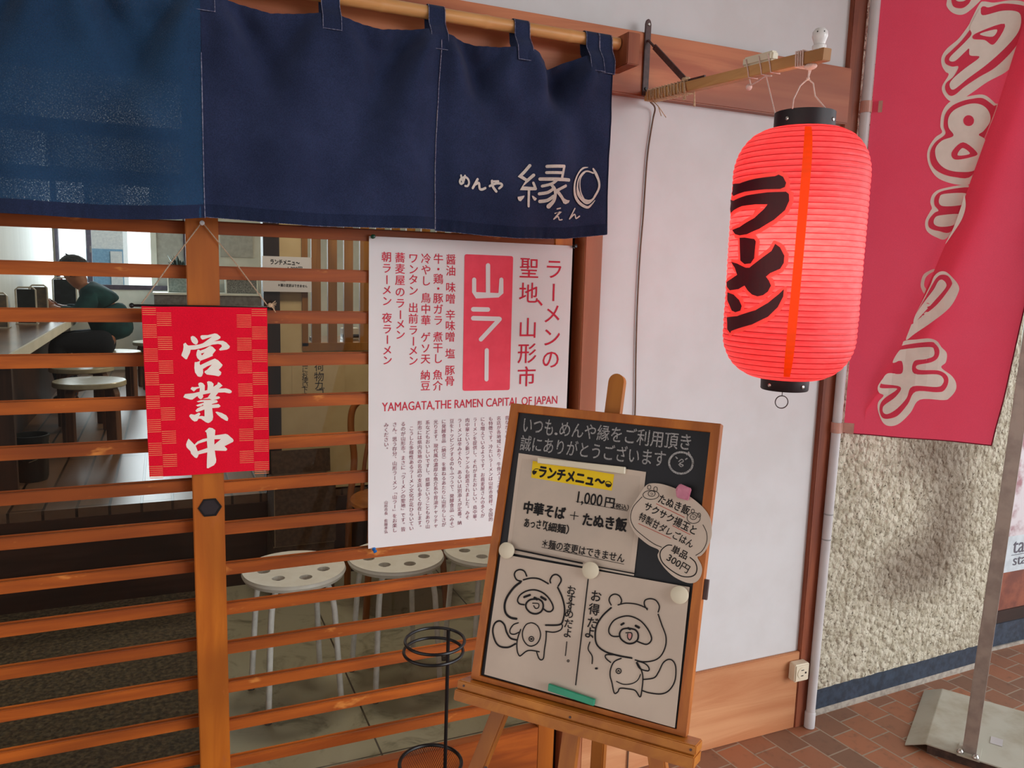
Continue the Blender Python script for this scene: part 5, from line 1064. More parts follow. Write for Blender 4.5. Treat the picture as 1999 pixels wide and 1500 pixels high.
# ================================================================== OUTLET
t = thing('wall_outlet', (1.792, -0.012, 0.206), 'cream surface mounted power outlet on the wood skirting', 'outlet')
MB().box(1.746, 1.803, -0.044, -0.0125, 0.175, 0.232).build('housing', 'cream_plastic', t, bevel=0.004, seg=3)
mb = MB(); mb.tube([(1.7745, -0.044, 0.2035), (1.7745, -0.0455, 0.2035)], 0.019, 24); mb.build('face', 'cream_plastic', t)
mb = MB(); mb.box(1.768, 1.778, -0.0462, -0.0454, 0.212, 0.2145); mb.box(1.768, 1.777, -0.0462, -0.0454, 0.194, 0.1965); mb.tube([(1.786, -0.0462, 0.2035), (1.786, -0.0454, 0.2035)], 0.0032, 10); mb.build('slots', 'wire_black', t)
MB().tube([(1.786, -0.025, 0.176), (1.786, -0.025, 0.168)], 0.003, 8).build('screw', 'rivet', t)

# ================================================================== EASEL AND CHALKBOARD
EX, EY, EN = Vector((0.64418315, -0.76483304, 0.00764717)), Vector((0.20674494, 0.18374002, 0.96098706)), Vector((-0.73639975, -0.61747066, 0.27648758))
BT = Vector((0.5077258, -0.62212574, 1.19459135))
def B(u, v, o=0.0): return BT+EX*u+EY*v+EN*o
def bfn(u, v, t): return B(u, v, t)
BWd, BHt = 0.3375, 0.4356
vf = -1.243
base0 = B(BWd/2, vf, -0.03)
t = thing('display_easel', (base0.x, base0.y, 0.0), 'light brown wooden display easel standing before the doorway and holding the chalkboard', 'easel')
def legbar(u0, v0, u1, v1, o, w, th, name, m):
    MB().bar(B(u0, v0, o), B(u1, v1, o), EX, w, th).build(name, m, t, bevel=0.002)
uc = 0.166
legbar(uc-0.012, -0.06, -0.165, vf+0.004, -0.043, 0.025, 0.018, 'leg', 'easel_wood_upright')
legbar(uc+0.012, -0.06, 0.497, vf+0.004, -0.043, 0.025, 0.018, 'leg', 'easel_wood_upright')
mb = MB(); w2 = 0.0125
pts = [(uc-w2, -0.78), (uc+w2, -0.78)]+[(uc+w2*math.cos(a), 0.052+w2*math.sin(a)) for a in [pi*k/10 for k in range(11)]]
mb.prism([pts], bfn, -0.020, -0.034); mb.build('mast', 'easel_wood_upright', t, bevel=0.001)
ra = B(uc, -0.03, -0.06); rb_ = Vector((0.604, -0.773, 0.004)); rd_ = (rb_-ra)
MB().bar(ra, rb_, EX, 0.022, 0.018).build('rear_leg', 'easel_wood_upright', t, bevel=0.002)
mb = MB(); mb.obox(B(uc, -0.03, -0.052), (EX, EY, EN), (0.03, 0.012, 0.014)); mb.build('hinge_block', 'easel_wood', t, bevel=0.002)
mb = MB(); mb.obox(B((0.357-0.012)/2, -0.4435, 0.000), (EX, EY, EN), (0.1845, 0.0068, 0.020)); mb.build('ledge', 'easel_wood', t, bevel=0.0015)
mb = MB(); mb.obox(B((0.357-0.012)/2, -0.4585, 0.003), (EX, EY, EN), (0.1845, 0.0082, 0.023)); mb.build('ledge_lip', 'easel_wood', t, bevel=0.0015)
for u, v in ((0.0, -0.4435), (0.176, -0.4455), (0.35, -0.4435)): MB().tube([B(u, v, 0.0195), B(u, v, 0.0208)], 0.0018, 8).build('screw', 'iron', t)
MB().tube([B(0.032, -0.57, -0.034), B(0.032, -0.57, -0.0325)], 0.003, 8).build('screw', 'iron', t)

t = thing('chalkboard', tuple(B(BWd/2, -BHt, -0.008)), 'black chalkboard in a wooden frame covered with menu papers, standing on the easel', 'board')
fw = 0.0138
outer = [(0, 0), (BWd, 0), (BWd, -BHt), (0, -BHt)]; fb = 0.0075; inner = [(fw, -fw), (fw, -BHt+fb), (BWd-fw, -BHt+fb), (BWd-fw, -fw)]
MB().prism([outer, inner], bfn, 0.0, -0.0185).build('frame', 'frame_wood', t, bevel=0.0008, seg=1)
MB().prism([[(fw-.002, -fw+.002), (BWd-fw+.002, -fw+.002), (BWd-fw+.002, -BHt+fb-.002), (fw-.002, -BHt+fb-.002)]], bfn, -0.006, -0.016).build('slate', 'slate', t)
decal('chalk_lettering', CHALK, lambda u, v: B(u, v, -0.0056), 'chalk', t, label='grey chalk handwriting and a round face', nrm=EN)
MB().obox(B(BWd+0.003, -0.235, -0.01), (EX, EY, EN), (0.003, 0.014, 0.004)).build('side_catch', 'iron', t)
U4 = lambda L: [(a*1e-4, b*1e-4) for a, b in L]
def bsheet(poly, o, th=0.0006, curl=None):
    return lambda name, m, par: MB().prism([poly], (lambda u, v, tt: B(u, v, o+tt+(curl(u, v) if curl else 0))), 0.0, -th).build(name, m, par)
t = thing('menu_sheet', tuple(B(0.1, -0.18, -0.004)), 'printed lunch menu with a yellow heading fixed to the upper part of the chalkboard', 'menu')
MS = U4(MENU_SHEET); bsheet(MS, -0.0042)('sheet', 'board_paper', t)
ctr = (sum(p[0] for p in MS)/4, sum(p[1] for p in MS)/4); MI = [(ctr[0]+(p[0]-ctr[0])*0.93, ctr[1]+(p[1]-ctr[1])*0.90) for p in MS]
mb = MB(); mb.prism([MI], (lambda u, v, tt: B(u, v, -0.0040+tt)), 0, -0.0003); mb.build('inner_sheet', 'board_paper_inner', t)
decal('yellow_band', MENU_BAND, lambda u, v: B(u, v, -0.0037), 'yellow_marker', t, label='yellow heading band', nrm=EN)
decal('lettering', MENU, lambda u, v: B(u, v, -0.0034), 'ink', t, label='black printed characters', nrm=EN)
bm_ = U4(BAR_MAGNET)
mb = MB(); mb.prism([bm_], bfn, 0.003, -0.0036); tag(mb.build('bar_magnet', 'cream_plastic', bevel=0.0008, seg=1), 'cream bar magnet across the top of the lunch menu', 'magnet')
t = thing('doodle_sheet', tuple(B(0.17, -0.33, -0.002)), 'white sheet with two brush drawn animals fixed to the lower half of the chalkboard', 'drawing')
DS = U4(DOODLE_SHEET)
def dcurl(u, v): return 0.0012*math.sin(u*38)*math.sin(v*30)
mb = MB()
def dfn(a, b):
    p = [DS[0][k]*(1-a)*(1-b)+DS[1][k]*a*(1-b)+DS[2][k]*a*b+DS[3][k]*(1-a)*b for k in (0, 1)]
    return B(p[0], p[1], 0.0+dcurl(*p))
mb.grid(30, 20, dfn); mb.build('sheet', 'board_paper', t, smooth=True, solid=0.0005)
decal('drawing', DOODLE, lambda u, v: B(u, v, 0.0009+dcurl(u, v)), 'ink', t, cut=0.01, label='black brush lines', nrm=EN)
decal('pink_tongue', DOODLE_PINK, lambda u, v: B(u, v, 0.0010+dcurl(u, v)), 'pen_pink', t, nrm=EN)
t = thing('cloud_note', tuple(B(0.27, -0.14, 0.0)), 'cloud shaped handwritten paper note hanging over the right edge of the chalkboard frame', 'note')
NS = U4(NOTE_SHEET)
NSs = [p[:2] for p in smooth_line(NS+[NS[0]])][:-1]
bsheet(NSs, 0.0022)('sheet', 'board_paper', t)
decal('lettering', NOTE, lambda u, v: B(u, v, 0.0025), 'ink', t, label='black pen handwriting', nrm=EN)
decal('underline', NOTE_RED, lambda u, v: B(u, v, 0.0024), 'pen_red', t, label='red pen underlines', nrm=EN)
pc = U4(PINK_CLIP); mb = MB(); mb.prism([pc], bfn, 0.010, 0.0028); tag(mb.build('tape_clip', 'pink_tape', bevel=0.0012), 'pink folded tape clip at the top of the cloud shaped note', 'clip')
for (a, b), lb in zip(MAGNETS[:3], ('round cream magnet on the left edge of the chalkboard, upper corner of the drawing', 'round cream magnet above the dividing line of the drawing', 'round cream magnet at the right corner of the drawing')):
    u, v = a*1e-4, b*1e-4
    mb = MB(); mb.tube([B(u, v, 0.002), B(u, v, 0.0065), B(u, v, 0.0075)], [0.0125, 0.0125, 0.0108], 28); tag(mb.build('round_magnet', 'cream_plastic', smooth=True), lb, 'magnet', 'round magnets on the chalkboard')
gm = U4(GREEN); mb = MB(); mb.prism([gm], bfn, 0.0075, 0.0015); tag(mb.build('strip_magnet', 'green_plastic', bevel=0.0006, seg=1), 'green strip magnet at the bottom edge of the drawing', 'magnet')

# ================================================================== UMBRELLA STAND
uc_ = (0.508, -0.252)
t = thing('umbrella_stand', (0.51, -0.235, 0.0), 'black wire umbrella stand with two rings and a mesh basket before the lattice door', 'stand')
MB().ring((uc_[0], uc_[1], 0.617), 0.0635, 0.0034, 56, 8).build('ring', 'wire_black', t, smooth=True)
MB().ring((uc_[0]-0.003, uc_[1], 0.594), 0.0635, 0.0034, 56, 8).build('ring', 'wire_black', t, smooth=True)
MB().tube([(0.552, -0.213, 0.619), (0.549, -0.209, 0.03)], 0.0042, 10).build('post', 'wire_black', t, smooth=True)
bc = (0.512, -0.222); R = 0.069
MB().ring((bc[0], bc[1], 0.313), R, 0.0042, 56, 8).build('basket_rim', 'wire_black', t, smooth=True)
MB().ring((bc[0], bc[1], 0.012), R*0.86, 0.0042, 56, 8).build('basket_rim', 'wire_black', t, smooth=True)
bmw = bmesh.new(); n1, n2 = 84, 56
vv = [[bmw.verts.new((bc[0]+(R*(0.86+0.14*j/n2))*math.cos(2*pi*(i+0.5*(j % 2))/n1), bc[1]+(R*(0.86+0.14*j/n2))*math.sin(2*pi*(i+0.5*(j % 2))/n1), 0.012+0.301*j/n2)) for i in range(n1)] for j in range(n2+1)]
for j in range(0, n2-1):
    for i in range(n1):
        s_ = j % 2
        try: bmw.faces.new((vv[j][i], vv[j+1][(i-1+s_) % n1], vv[j+2][i], vv[j+1][(i+s_) % n1]))
        except ValueError: pass
bmesh.ops.wireframe(bmw, faces=list(bmw.faces), thickness=0.0011, offset=0, use_replace=True, use_boundary=True, use_even_offset=False)
me_ = [tuple(v.co) for v in bmw.verts]; bmw.verts.index_update(); mf = [tuple(v.index for v in f.verts) for f in bmw.faces]; bmw.free()
MB().add(me_, mf).build('basket_mesh', 'wire_black', t)
MB().cyl((bc[0], bc[1], 0.0), (bc[0], bc[1], 0.012), R*0.86, n=40).build('base', 'wire_black', t, smooth=True)
# ================================================================== INSIDE THE RESTAURANT: ENTRY
def white_stool(x, y):
    t = thing('white_stool', (x, y, 0.0), 'white round stool with holes in its seat, standing by the door post', 'stool', 'white stools behind the right lattice door')
    circ = lambda cx, cy, rx, ry=None, n=40: [(cx+rx*math.cos(2*pi*k/n), cy+(ry or rx)*math.sin(2*pi*k/n)) for k in range(n)]
    holes = [circ(x+0.095*math.cos(a), y+0.095*math.sin(a), 0.020, 0.020, 16)[::-1] for a in [2*pi*k/7+0.45 for k in range(7)]]
    mb = MB(); mb.prism([circ(x, y, 0.160, n=64)]+holes, (lambda u, v, z: (u, v, z)), 0.446, 0.432); mb.build('seat', 'stool_white', t, bevel=0.002)
    mb = MB(); mb.lathe([(0.160, 0.444), (0.163, 0.436), (0.157, 0.424), (0.150, 0.424), (0.150, 0.434)], (x, y), 64); mb.build('seat_edge', 'stool_white', t, smooth=True)
    for k in range(4):
        a = pi/4+k*pi/2+0.12; c, s = math.cos(a), math.sin(a)
        P = lambda r, z: (x+r*c, y+r*s, z)
        l = MB(); l.tube([P(0.03, 0.424), P(0.085, 0.421), P(0.115, 0.408), P(0.133, 0.375), P(0.142, 0.32), P(0.165, 0.012)], 0.0095, 12); leg = l.build('leg', 'stool_tube', t, smooth=True)
        MB().tube([P(0.1645, 0.018), P(0.166, 0.0)], 0.0115, 12).build('foot_cap', 'rubber', leg)
    return t
ws = white_stool(0.354, 0.727)
dup(ws, (0.338, 0.004, 0), 'white round stool with holes in its seat, under the blue push pin of the poster')
dup(ws, (0.668, -0.030, 0), 'white round stool with holes in its seat, half hidden behind the chalkboard')

# cream partition with a dark post and a slatted window
yw = 1.775
struct(MB().box(0.45, 2.6, yw, yw+0.06, 0.40, 1.064).box(0.45, 0.557, yw, yw+0.06, 1.064, 2.6).box(1.30, 2.6, yw, yw+0.06, 1.064, 2.6).box(0.557, 1.30, yw, yw+0.06, 2.1, 2.6).build('wall_partition', 'inner_wall'))
sbox('trim_14', 'dark_upright', (0.383, 0.450, yw-0.020, yw+0.07, 0.409, 2.6))
w = sroot('window_3', (0.93, yw, 1.064))
MB().box(0.545, 1.31, yw-0.012, yw+0.03, 1.043, 1.078).build('sill', 'lattice_wood', w)
MB().box(0.545, 0.570, yw-0.012, yw+0.03, 1.064, 2.1).build('frame', 'lattice_wood', w)
for k in range(10):
    x = 0.588+0.0715*k; MB().box(x, x+0.040, yw, yw+0.022, 1.064, 2.1).build('slat', 'lattice_wood', w)
# papers on the partition
t = thing('lunch_notice', (0.48, 1.75, 1.38), 'white lunch menu sheet taped across the dark post inside, seen behind the glass', 'notice')
MB().box(0.379, 0.583, yw-0.0285, yw-0.0275, 1.302, 1.452).build('sheet', 'paper', t)
decal('lettering', IN_MENU, lambda u, v: (u, yw-0.0292, v), 'ink', t)
t = thing('luggage_notice', (0.62, 1.77, 0.95), 'cream paper with handwritten vertical characters on the inner wall', 'notice')
MB().box(0.50, 0.735, yw-0.003, yw-0.002, 0.80, 1.045).build('sheet', 'inner_wall', t)
decal('lettering', IN_LUGGAGE, lambda u, v: (u, yw-0.0038, v), 'ink', t)
# luggage boxes
t = thing('luggage_box', (0.51, 1.60, 0.0), 'dark brown cardboard box with a raised back flap against the inner wall', 'box')
MB().box(0.385, 0.638, 1.50, 1.74, 0.25, 0.502).build('upper_box', 'box_brown', t, bevel=0.002)
MB().box(0.380, 0.632, 1.505, 1.745, 0.0, 0.249).build('lower_box', 'box_brown', t, bevel=0.002)
MB().obox((0.530, 1.735, 0.553), ((1, 0, 0), (0, 0.12, 1), (0, 1, -0.12)), (0.128, 0.052, 0.003)).build('flap', 'box_brown', t)
e_ = MB(); e_.box(0.384, 0.639, 1.499, 1.501, 0.498, 0.503); e_.box(0.384, 0.387, 1.499, 1.502, 0.25, 0.50); e_.box(0.379, 0.633, 1.504, 1.506, 0.246, 0.250); e_.build('torn_edge', 'box_edge', t)
# bentwood chair half behind the poster
t = thing('bentwood_chair', (0.85, 1.38, 0.0), 'brown bentwood chair inside, half hidden by the white poster', 'chair')
bk = [(0.680, 1.47, 0.05), (0.690, 1.47, 0.40), (0.712, 1.48, 0.60), (0.700, 1.49, 0.74), (0.712, 1.50, 0.825), (0.765, 1.51, 0.862), (0.86, 1.515, 0.872), (0.955, 1.51, 0.862), (1.005, 1.50, 0.825), (1.015, 1.49, 0.74), (1.005, 1.48, 0.60), (1.025, 1.47, 0.40), (1.035, 1.47, 0.05)]
MB().tube([p_[:3] for p_ in smooth_line(bk)], 0.0145, 10).build('back_hoop', 'chair_wood', t, smooth=True)
MB().tube([p_[:3] for p_ in smooth_line([(0.745, 1.48, 0.46), (0.765, 1.495, 0.62), (0.80, 1.51, 0.75), (0.86, 1.51, 0.79), (0.92, 1.51, 0.75), (0.95, 1.495, 0.62), (0.965, 1.48, 0.46)])], 0.009, 8).build('back_loop', 'chair_wood', t, smooth=True)
MB().lathe([(0.0, 0.445), (0.19, 0.45), (0.20, 0.46), (0.195, 0.47), (0.0, 0.462)], (0.86, 1.32), 40).build('seat', 'chair_wood', t, smooth=True)
for x, y, dx, dy in ((0.72, 1.2, -0.03, -0.03), (1.0, 1.2, 0.03, -0.03)): MB().tube([(x, y, 0.45), (x+dx, y+dy, 0.0)], 0.014, 10).build('leg', 'chair_wood', t, smooth=True)
for x in (0.680, 1.035): MB().tube([(x, 1.47, 0.06), (x, 1.475, 0.0)], 0.0145, 10).build('leg', 'chair_wood', t, smooth=True)

# ------------------------------------------------------------------ raised floor: counter, stools, guest
FZ = 0.409
t = thing('counter', (-0.75, 3.9, FZ), 'brown wooden counter along the left wall inside', 'counter')
MB().box(-0.914, -0.592, 2.0, 6.35, 0.985, 1.018).build('counter_top', 'counter_wood', t, bevel=0.003)
MB().box(-0.910, -0.80, 2.03, 6.33, FZ, 0.985).build('front_panel', 'counter_panel', t)
MB().box(-0.80, -0.60, 2.03, 2.07, FZ, 0.985).build('end_panel', 'counter_panel', t)
MB().box(-0.600, -0.588, 2.0, 6.35, 0.975, 1.0225).build('edge_strip', 'inner_wall_white', t)

def wood_stool(x, y, lab):
    t = thing('wooden_stool', (x, y, FZ), lab, 'stool', 'wooden stools along the counter')
    z = FZ+0.365
    MB().lathe([(0.0, z+0.012), (0.172, z+0.012), (0.1755, z+0.008), (0.1755, z-0.012), (0.172, z-0.016), (0.0, z-0.016)], (x, y), 48).build('seat', 'stool_seat', t, smooth=True)
    for k in range(4):
        a = pi/4+k*pi/2+0.2; c, s = math.cos(a), math.sin(a)
        pts = [(0.055, z-0.022), (0.120, z-0.022), (0.142, z-0.030), (0.150, z-0.052), (0.152, FZ)]
        mb = MB(); sd = Vector((-s, c, 0))*0.022; vs = []
        for i, (r, zz) in enumerate(pts):
            q0 = Vector((x+r*c, y+r*s, zz)); tn = Vector(((pts[min(i+1, 4)][0]-pts[max(i-1, 0)][0]), (pts[min(i+1, 4)][1]-pts[max(i-1, 0)][1]))); tn.normalize()
            nn = Vector((-tn.y*c, -tn.y*s, tn.x))*0.011
            vs += [q0+sd+nn, q0-sd+nn, q0-sd-nn, q0+sd-nn]
        mb.add(vs, [(4*i+j, 4*i+(j+1) % 4, 4*i+4+(j+1) % 4, 4*i+4+j) for i in range(4) for j in range(4)]+[(0, 1, 2, 3), (16, 17, 18, 19)])
        mb.build('leg', 'stool_wood', t, bevel=0.002)
    return t
st0 = wood_stool(-0.384, 2.905, 'round wooden stool nearest the entrance beside the counter')
dup(st0, (-0.093, 0.667, 0), 'second round wooden stool from the entrance, before the seated guest')
dup(st0, (0.034, 1.555, 0), 'round wooden stool that the guest in dark clothes sits on')
dup(st0, (0.30, 2.35, 0), 'farthest round wooden stool, behind the seated guest')

def skin(name, nodes, edges, m, parent, root=0, sub=2):
    me = bpy.data.meshes.new(name); off = Vector(parent.location)
    me.from_pydata([tuple(Vector(n[0])-off) for n in nodes], edges, []); me.update()
    o = bpy.data.objects.new(name, me); COL.objects.link(o)
    sk = o.modifiers.new('skin', 'SKIN'); sk.use_smooth_shade = True
    for i, n in enumerate(nodes):
        r = n[1]; me.skin_vertices[0].data[i].radius = (r, r) if not isinstance(r, tuple) else r
        me.skin_vertices[0].data[i].use_root = (i == root)
    sb = o.modifiers.new('sub', 'SUBSURF'); sb.levels = sub; sb.render_levels = sub
    dg = bpy.context.evaluated_depsgraph_get()
    m2 = bpy.data.meshes.new_from_object(o.evaluated_get(dg)); m2.name = name
    bpy.data.objects.remove(o); bpy.data.meshes.remove(me)
    m2.materials.clear(); m2.materials.append(MATS[m])
    for p_ in m2.polygons: p_.use_smooth = True
    o = bpy.data.objects.new(name, m2); COL.objects.link(o); o.parent = parent
    return o
Y = 4.46
t = thing('person', (-0.36, Y, FZ), 'seated person in a dark jacket bent over the counter, looking at a phone', 'person')
nodes = [((-0.35, Y, 0.86), 0.085), ((-0.36, Y, 0.98), 0.085), ((-0.405, Y, 1.10), 0.09), ((-0.465, Y, 1.19), 0.07), ((-0.525, Y, 1.245), 0.052), ((-0.560, Y, 1.29), 0.066), ((-0.588, Y, 1.345), 0.084), ((-0.575, Y, 1.39), 0.062)]
edges = [(i, i+1) for i in range(7)]
for s in (-1, 1):
    k = len(nodes)
    nodes += [((-0.465, Y+s*0.155, 1.165), 0.062), ((-0.545, Y+s*0.205, 1.055), 0.047), ((-0.675, Y+s*0.12, 1.075), 0.034), ((-0.715, Y+s*0.07, 1.10), 0.026)]
    edges += [(3, k), (k, k+1), (k+1, k+2), (k+2, k+3)]
    k = len(nodes)
    nodes += [((-0.40, Y+s*0.09, 0.845), 0.065), ((-0.70, Y+s*0.11, 0.855), 0.05), ((-0.66, Y+s*0.11, 0.62), 0.050), ((-0.615, Y+s*0.11, 0.46), 0.036), ((-0.71, Y+s*0.115, 0.437), 0.03)]
    edges += [(0, k), (k, k+1), (k+1, k+2), (k+2, k+3), (k+3, k+4)]
skin('body', nodes, edges, 'skin', t)
jn = [((-0.335, Y, 0.855), 0.150), ((-0.355, Y, 0.98), 0.148), ((-0.400, Y, 1.10), 0.155), ((-0.462, Y, 1.19), 0.125), ((-0.512, Y, 1.235), 0.068)]
je = [(0, 1), (1, 2), (2, 3), (3, 4)]
for s in (-1, 1):
    k = len(jn); jn += [((-0.465, Y+s*0.155, 1.165), 0.074), ((-0.545, Y+s*0.205, 1.055), 0.060), ((-0.665, Y+s*0.125, 1.073), 0.045)]; je += [(3, k), (k, k+1), (k+1, k+2)]
skin('jacket', jn, je, 'jacket_cloth', t)
for s in (-1, 1):
    tn_ = [((-0.335, Y+s*0.065, 0.865), 0.128), ((-0.46, Y+s*0.095, 0.850), 0.098), ((-0.70, Y+s*0.11, 0.858), 0.076), ((-0.66, Y+s*0.11, 0.62), 0.064), ((-0.62, Y+s*0.11, 0.47), 0.056)]
    skin('trouser_leg', tn_, [(0, 1), (1, 2), (2, 3), (3, 4)], 'trouser_cloth', t)
    MB().ball((-0.675, Y+s*0.113, 0.442), 0.048, 10, (1.7, 0.9, 0.68)).build('shoe', 'shoe', t, smooth=True)
# face, ears, hair, hands
mb = MB(); mb.ball((-0.672, Y, 1.322), 0.013, 8, (1.2, 0.8, 1.1)); mb.tube([(-0.660, Y, 1.352), (-0.676, Y, 1.325)], [0.006, 0.010], 8); mb.build('nose', 'skin', t, smooth=True)
for s in (-1, 1):
    MB().ball((-0.566, Y+s*0.084, 1.335), 0.020, 8, (0.9, 0.4, 1.3)).build('ear', 'skin', t, smooth=True)
    MB().ball((-0.662, Y+s*0.030, 1.350), 0.0085, 8).build('eye', 'wire_black', t, smooth=True)
MB().ball((-0.655, Y, 1.288), 0.014, 8, (0.6, 1.3, 0.35)).build('mouth', 'pen_red', t, smooth=True)
hv = []; n = 22; m = 44; mb = MB()
def hp(a, b):
    th = a*pi*0.62; ph = b*2*pi
    lim = 1.0 if math.cos(ph) > -0.3 else 0.62
    th *= lim
    r = 0.101+0.005*noise.noise(Vector((math.cos(ph)*4, math.sin(ph)*4, th*5)))
    d = Vector((math.sin(th)*math.cos(ph), math.sin(th)*math.sin(ph)*0.95, math.cos(th)))
    d = Matrix.Rotation(math.radians(-18), 3, 'Y') @ d
    return Vector((-0.578, Y, 1.352))+d*r
mb.grid(m, n, lambda u, v: hp(v, u)); mb.build('hair', 'hair', t, smooth=True, solid=0.004)
for s in (-1, 1):
    hc = Vector((-0.728, Y+s*0.055, 1.108))
    h = MB(); h.ball(hc, 0.030, 10, (1.25, 0.62, 1.0))
    for k in range(4):
        a = hc+Vector((-0.022, -s*0.008, 0.022-0.014*k)); h.tube([a, a+Vector((-0.026, -s*0.012, 0.004)), a+Vector((-0.034, -s*0.030, 0.0)), a+Vector((-0.024, -s*0.042, -0.002))], [0.0088, 0.0082, 0.0076, 0.006], 8)
    a = hc+Vector((0.004, -s*0.012, 0.024)); h.tube([a, a+Vector((-0.014, -s*0.016, 0.014)), a+Vector((-0.030, -s*0.020, 0.016))], [0.010, 0.009, 0.007], 8)
    h.build('hand', 'skin', t, smooth=True)
ph = MB(); ph.obox((-0.775, Y, 1.115), ((0.25, 0, 1), (0, 1, 0), (1, 0, -0.25)), (0.068, 0.034, 0.004)); o = ph.build('smartphone', 'phone', bevel=0.002); tag(o, 'dark smartphone held in the hands of the seated person', 'phone')

# menu stands, napkin holders and a bin
def stand(x, y, w, h, card, lab, name='menu_stand'):
    t = thing(name, (x, y, 1.0185), lab, 'stand')
    z = 1.0185
    MB().box(x-w/2, x+w/2, y-0.02, y+0.02, z+0.002, z+h-0.012).build('card', card, t, bevel=0.002)
    f = MB(); f.tube([(x-w/2-.006, y-0.024, z+0.004), (x-w/2-.006, y-0.024, z+h-.015), (x-w/2+.01, y-0.024, z+h), (x+w/2-.01, y-0.024, z+h), (x+w/2+.006, y-0.024, z+h-.015), (x+w/2+.006, y-0.024, z+0.004)], 0.005, 8); f.build('wire_frame', 'stand_frame', t, smooth=True)
    MB().box(x-w/2-.012, x+w/2+.012, y-0.04, y+0.03, z, z+0.006).build('foot', 'stand_frame', t)
stand(-0.875, 3.55, 0.07, 0.20, 'stand_card', 'grey menu stand on the counter, nearest the entrance')
stand(-0.790, 3.90, 0.095, 0.225, 'stand_card_dark', 'dark menu stand on the counter behind the nearest one')
stand(-0.745, 4.08, 0.085, 0.235, 'stand_card', 'tan menu stand beside the person\'s hands on the counter')
stand(-0.690, 4.98, 0.14, 0.27, 'stand_card_dark', 'large dark menu stand on the counter in front of the person')
t = thing('waste_bin', (-0.60, 2.32, FZ), 'black plastic bin on the raised floor at the end of the counter', 'bin')
MB().lathe([(0.0, FZ), (0.060, FZ), (0.066, FZ+0.02), (0.074, FZ+0.20), (0.078, FZ+0.205), (0.078, FZ+0.212), (0.070, FZ+0.212), (0.066, FZ+0.03), (0.0, FZ+0.02)], (-0.585, 2.32), 36).build('tub', 'bin_black', t, smooth=True)
MB().tube([(-0.655, 2.32, FZ+0.19), (-0.665, 2.30, FZ+0.12), (-0.585, 2.235, FZ+0.10), (-0.505, 2.30, FZ+0.12), (-0.515, 2.32, FZ+0.19)], 0.003, 6).build('handle', 'chrome', t, smooth=True)
# things at the back wall
t = thing('back_cabinet', (0.25, 6.3, FZ), 'low grey cabinet against the back wall right of the window', 'cabinet')
MB().box(-0.10, 0.98, 6.12, 6.49, FZ, 1.135).build('body', 'cabinet_grey', t, bevel=0.004)
MB().box(-0.11, 0.99, 6.10, 6.495, 1.135, 1.155).build('top', 'inner_wall_white', t, bevel=0.002)
for x in (0.02, 0.40): MB().box(x, x+0.34, 6.112, 6.12, FZ+0.06, 1.10).build('door', 'cabinet_grey', t, bevel=0.002)
t = thing('glass_case', (0.13, 6.28, 1.156), 'pale framed glass case on the back cabinet under a dark plant', 'case')
MB().box(0.02, 0.30, 6.20, 6.36, 1.158, 1.300).build('body', 'case_grey', t); f = MB()
for x in (0.015, 0.295): f.box(x, x+0.01, 6.19, 6.37, 1.156, 1.306)
f.box(0.015, 0.305, 6.19, 6.37, 1.298, 1.308); f.build('frame', 'inner_wall_white', t)
t = thing('potted_plant', (0.13, 6.28, 1.308), 'small dark leafy plant in a bowl on the glass case', 'plant')
MB().lathe([(0.0, 1.309), (0.05, 1.309), (0.085, 1.345), (0.08, 1.35), (0.0, 1.34)], (0.13, 6.28), 24).build('bowl', 'cabinet_grey', t, smooth=True)
lf = MB()
for k in range(46):
    a = random.random()*2*pi; e = random.random(); p0 = Vector((0.13+0.03*math.cos(a), 6.28+0.03*math.sin(a), 1.34)); p1 = p0+Vector((0.10*math.cos(a)*e, 0.10*math.sin(a)*e, 0.06+0.11*random.random())); w_ = Vector((-math.sin(a), math.cos(a), 0))*0.014
    mid = (p0+p1)/2+Vector((0, 0, .02)); lf.add([p0, mid+w_, p1, mid-w_], [(0, 1, 2, 3)])
lf.build('leaves', 'leaf_dark', t, solid=0.001)
def notice(name, x0, x1, z0, z1, m, lab, frame=None):
    t = thing(name, ((x0+x1)/2, 6.49, z0), lab, 'notice')
    MB().box(x0, x1, 6.488, 6.497, z0, z1).build('sheet', m, t)
    if frame:
        f = MB(); f.box(x0-.012, x1+.012, 6.484, 6.498, z1, z1+.014); f.box(x0-.012, x1+.012, 6.484, 6.498, z0-.014, z0); f.box(x0-.014, x0, 6.484, 6.498, z0, z1); f.box(x1, x1+.014, 6.484, 6.498, z0, z1); f.build('frame', frame, t)
    return t
t = notice('wall_notice', 0.50, 0.80, 1.50, 1.80, 'notice_grey', 'grey notice board with a small black printed heading on the back wall')
MB().box(0.52, 0.65, 6.486, 6.4875, 1.715, 1.775).build('heading', 'notice_dark', t)
notice('wall_notice', 0.53, 0.77, 1.30, 1.40, 'notice_pink', 'orange-pink printed leaflet on the back wall beside the door post')
t = thing('display_box', (0.66, 6.28, 1.156), 'dark display box with a pale frame on the back cabinet beside the door post', 'box')
MB().box(0.53, 0.80, 6.20, 6.36, 1.158, 1.285).build('body', 'notice_dark', t); f = MB()
f.box(0.52, 0.81, 6.19, 6.37, 1.285, 1.297); f.box(0.80, 0.81, 6.19, 6.37, 1.156, 1.285); f.box(0.52, 0.53, 6.19, 6.37, 1.156, 1.285); f.build('frame', 'inner_wall_white', t)
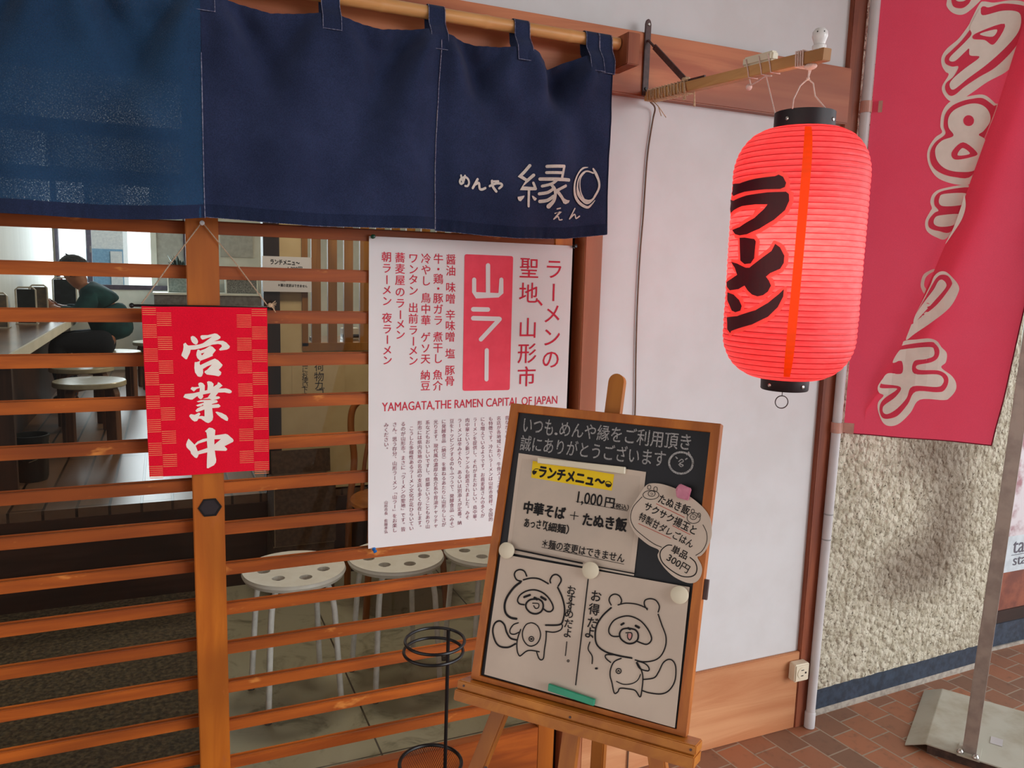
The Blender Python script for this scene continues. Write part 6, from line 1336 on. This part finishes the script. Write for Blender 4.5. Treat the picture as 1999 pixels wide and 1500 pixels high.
t = thing('hook_frame', (0.86, 6.1, 1.30), 'white wire hook frame on the inner wall by the dark post', 'hook')
MB().tube([(0.86, 6.47, 1.16), (0.86, 6.47, 1.36), (0.875, 6.47, 1.375), (0.90, 6.47, 1.375), (0.905, 6.47, 1.36), (0.905, 6.47, 1.16)], 0.008, 8).build('wire', 'stand_frame', t, smooth=True)
# small things behind the slatted window
t = thing('table_shelf', (0.95, 2.6, 1.0), 'wooden shelf table seen through the slatted window', 'table')
MB().box(0.75, 1.75, 2.45, 2.85, 0.995, 1.02).build('top', 'counter_wood', t, bevel=0.002)
for x, y in ((0.78, 2.48), (1.72, 2.48), (0.78, 2.82), (1.72, 2.82)): MB().box(x-.02, x+.02, y-.02, y+.02, FZ, 0.995).build('leg', 'stool_wood', t)
for k, (x, lab) in enumerate(((0.93, 'white napkin box on the shelf table, leftmost behind the slats'), (1.06, 'white napkin box on the shelf table, second behind the slats'))):
    t = thing('napkin_box', (x, 2.6, 1.0205), lab, 'box', 'napkin boxes on the shelf table')
    MB().box(x-.045, x+.045, 2.56, 2.64, 1.0205, 1.085).build('body', 'white_plastic', t, bevel=0.003); MB().box(x-.047, x+.047, 2.556, 2.60, 1.035, 1.052).build('band', 'wire_black', t)
t = thing('spice_bottle', (1.20, 2.6, 1.0205), 'slim dark sauce bottle on the shelf table behind the slats', 'bottle')
MB().lathe([(0.0, 1.021), (0.020, 1.021), (0.021, 1.08), (0.009, 1.105), (0.009, 1.125), (0.0, 1.126)], (1.20, 2.6), 18).build('bottle_body', 'bin_black', t, smooth=True)
# houses outside the restaurant's back window
sbox('ground', 'outer_ground', (-8, 6, 6.7, 16, -0.1, -0.02))
t = thing('neighbour_building', (-0.78, 11.5, 0.0), 'pale grey house outside the restaurant\'s back window', 'building')
MB().box(-1.02, -0.545, 11.0, 12.5, -0.02, 4.4).build('wall', 'building_grey', t)
MB().box(-1.015, -0.55, 10.97, 11.0, 0.0, 1.61).build('shutter', 'building_blue', t)
MB().box(-0.71, -0.56, 10.95, 10.99, 0.0, 1.58).build('door', 'building_grey', t)
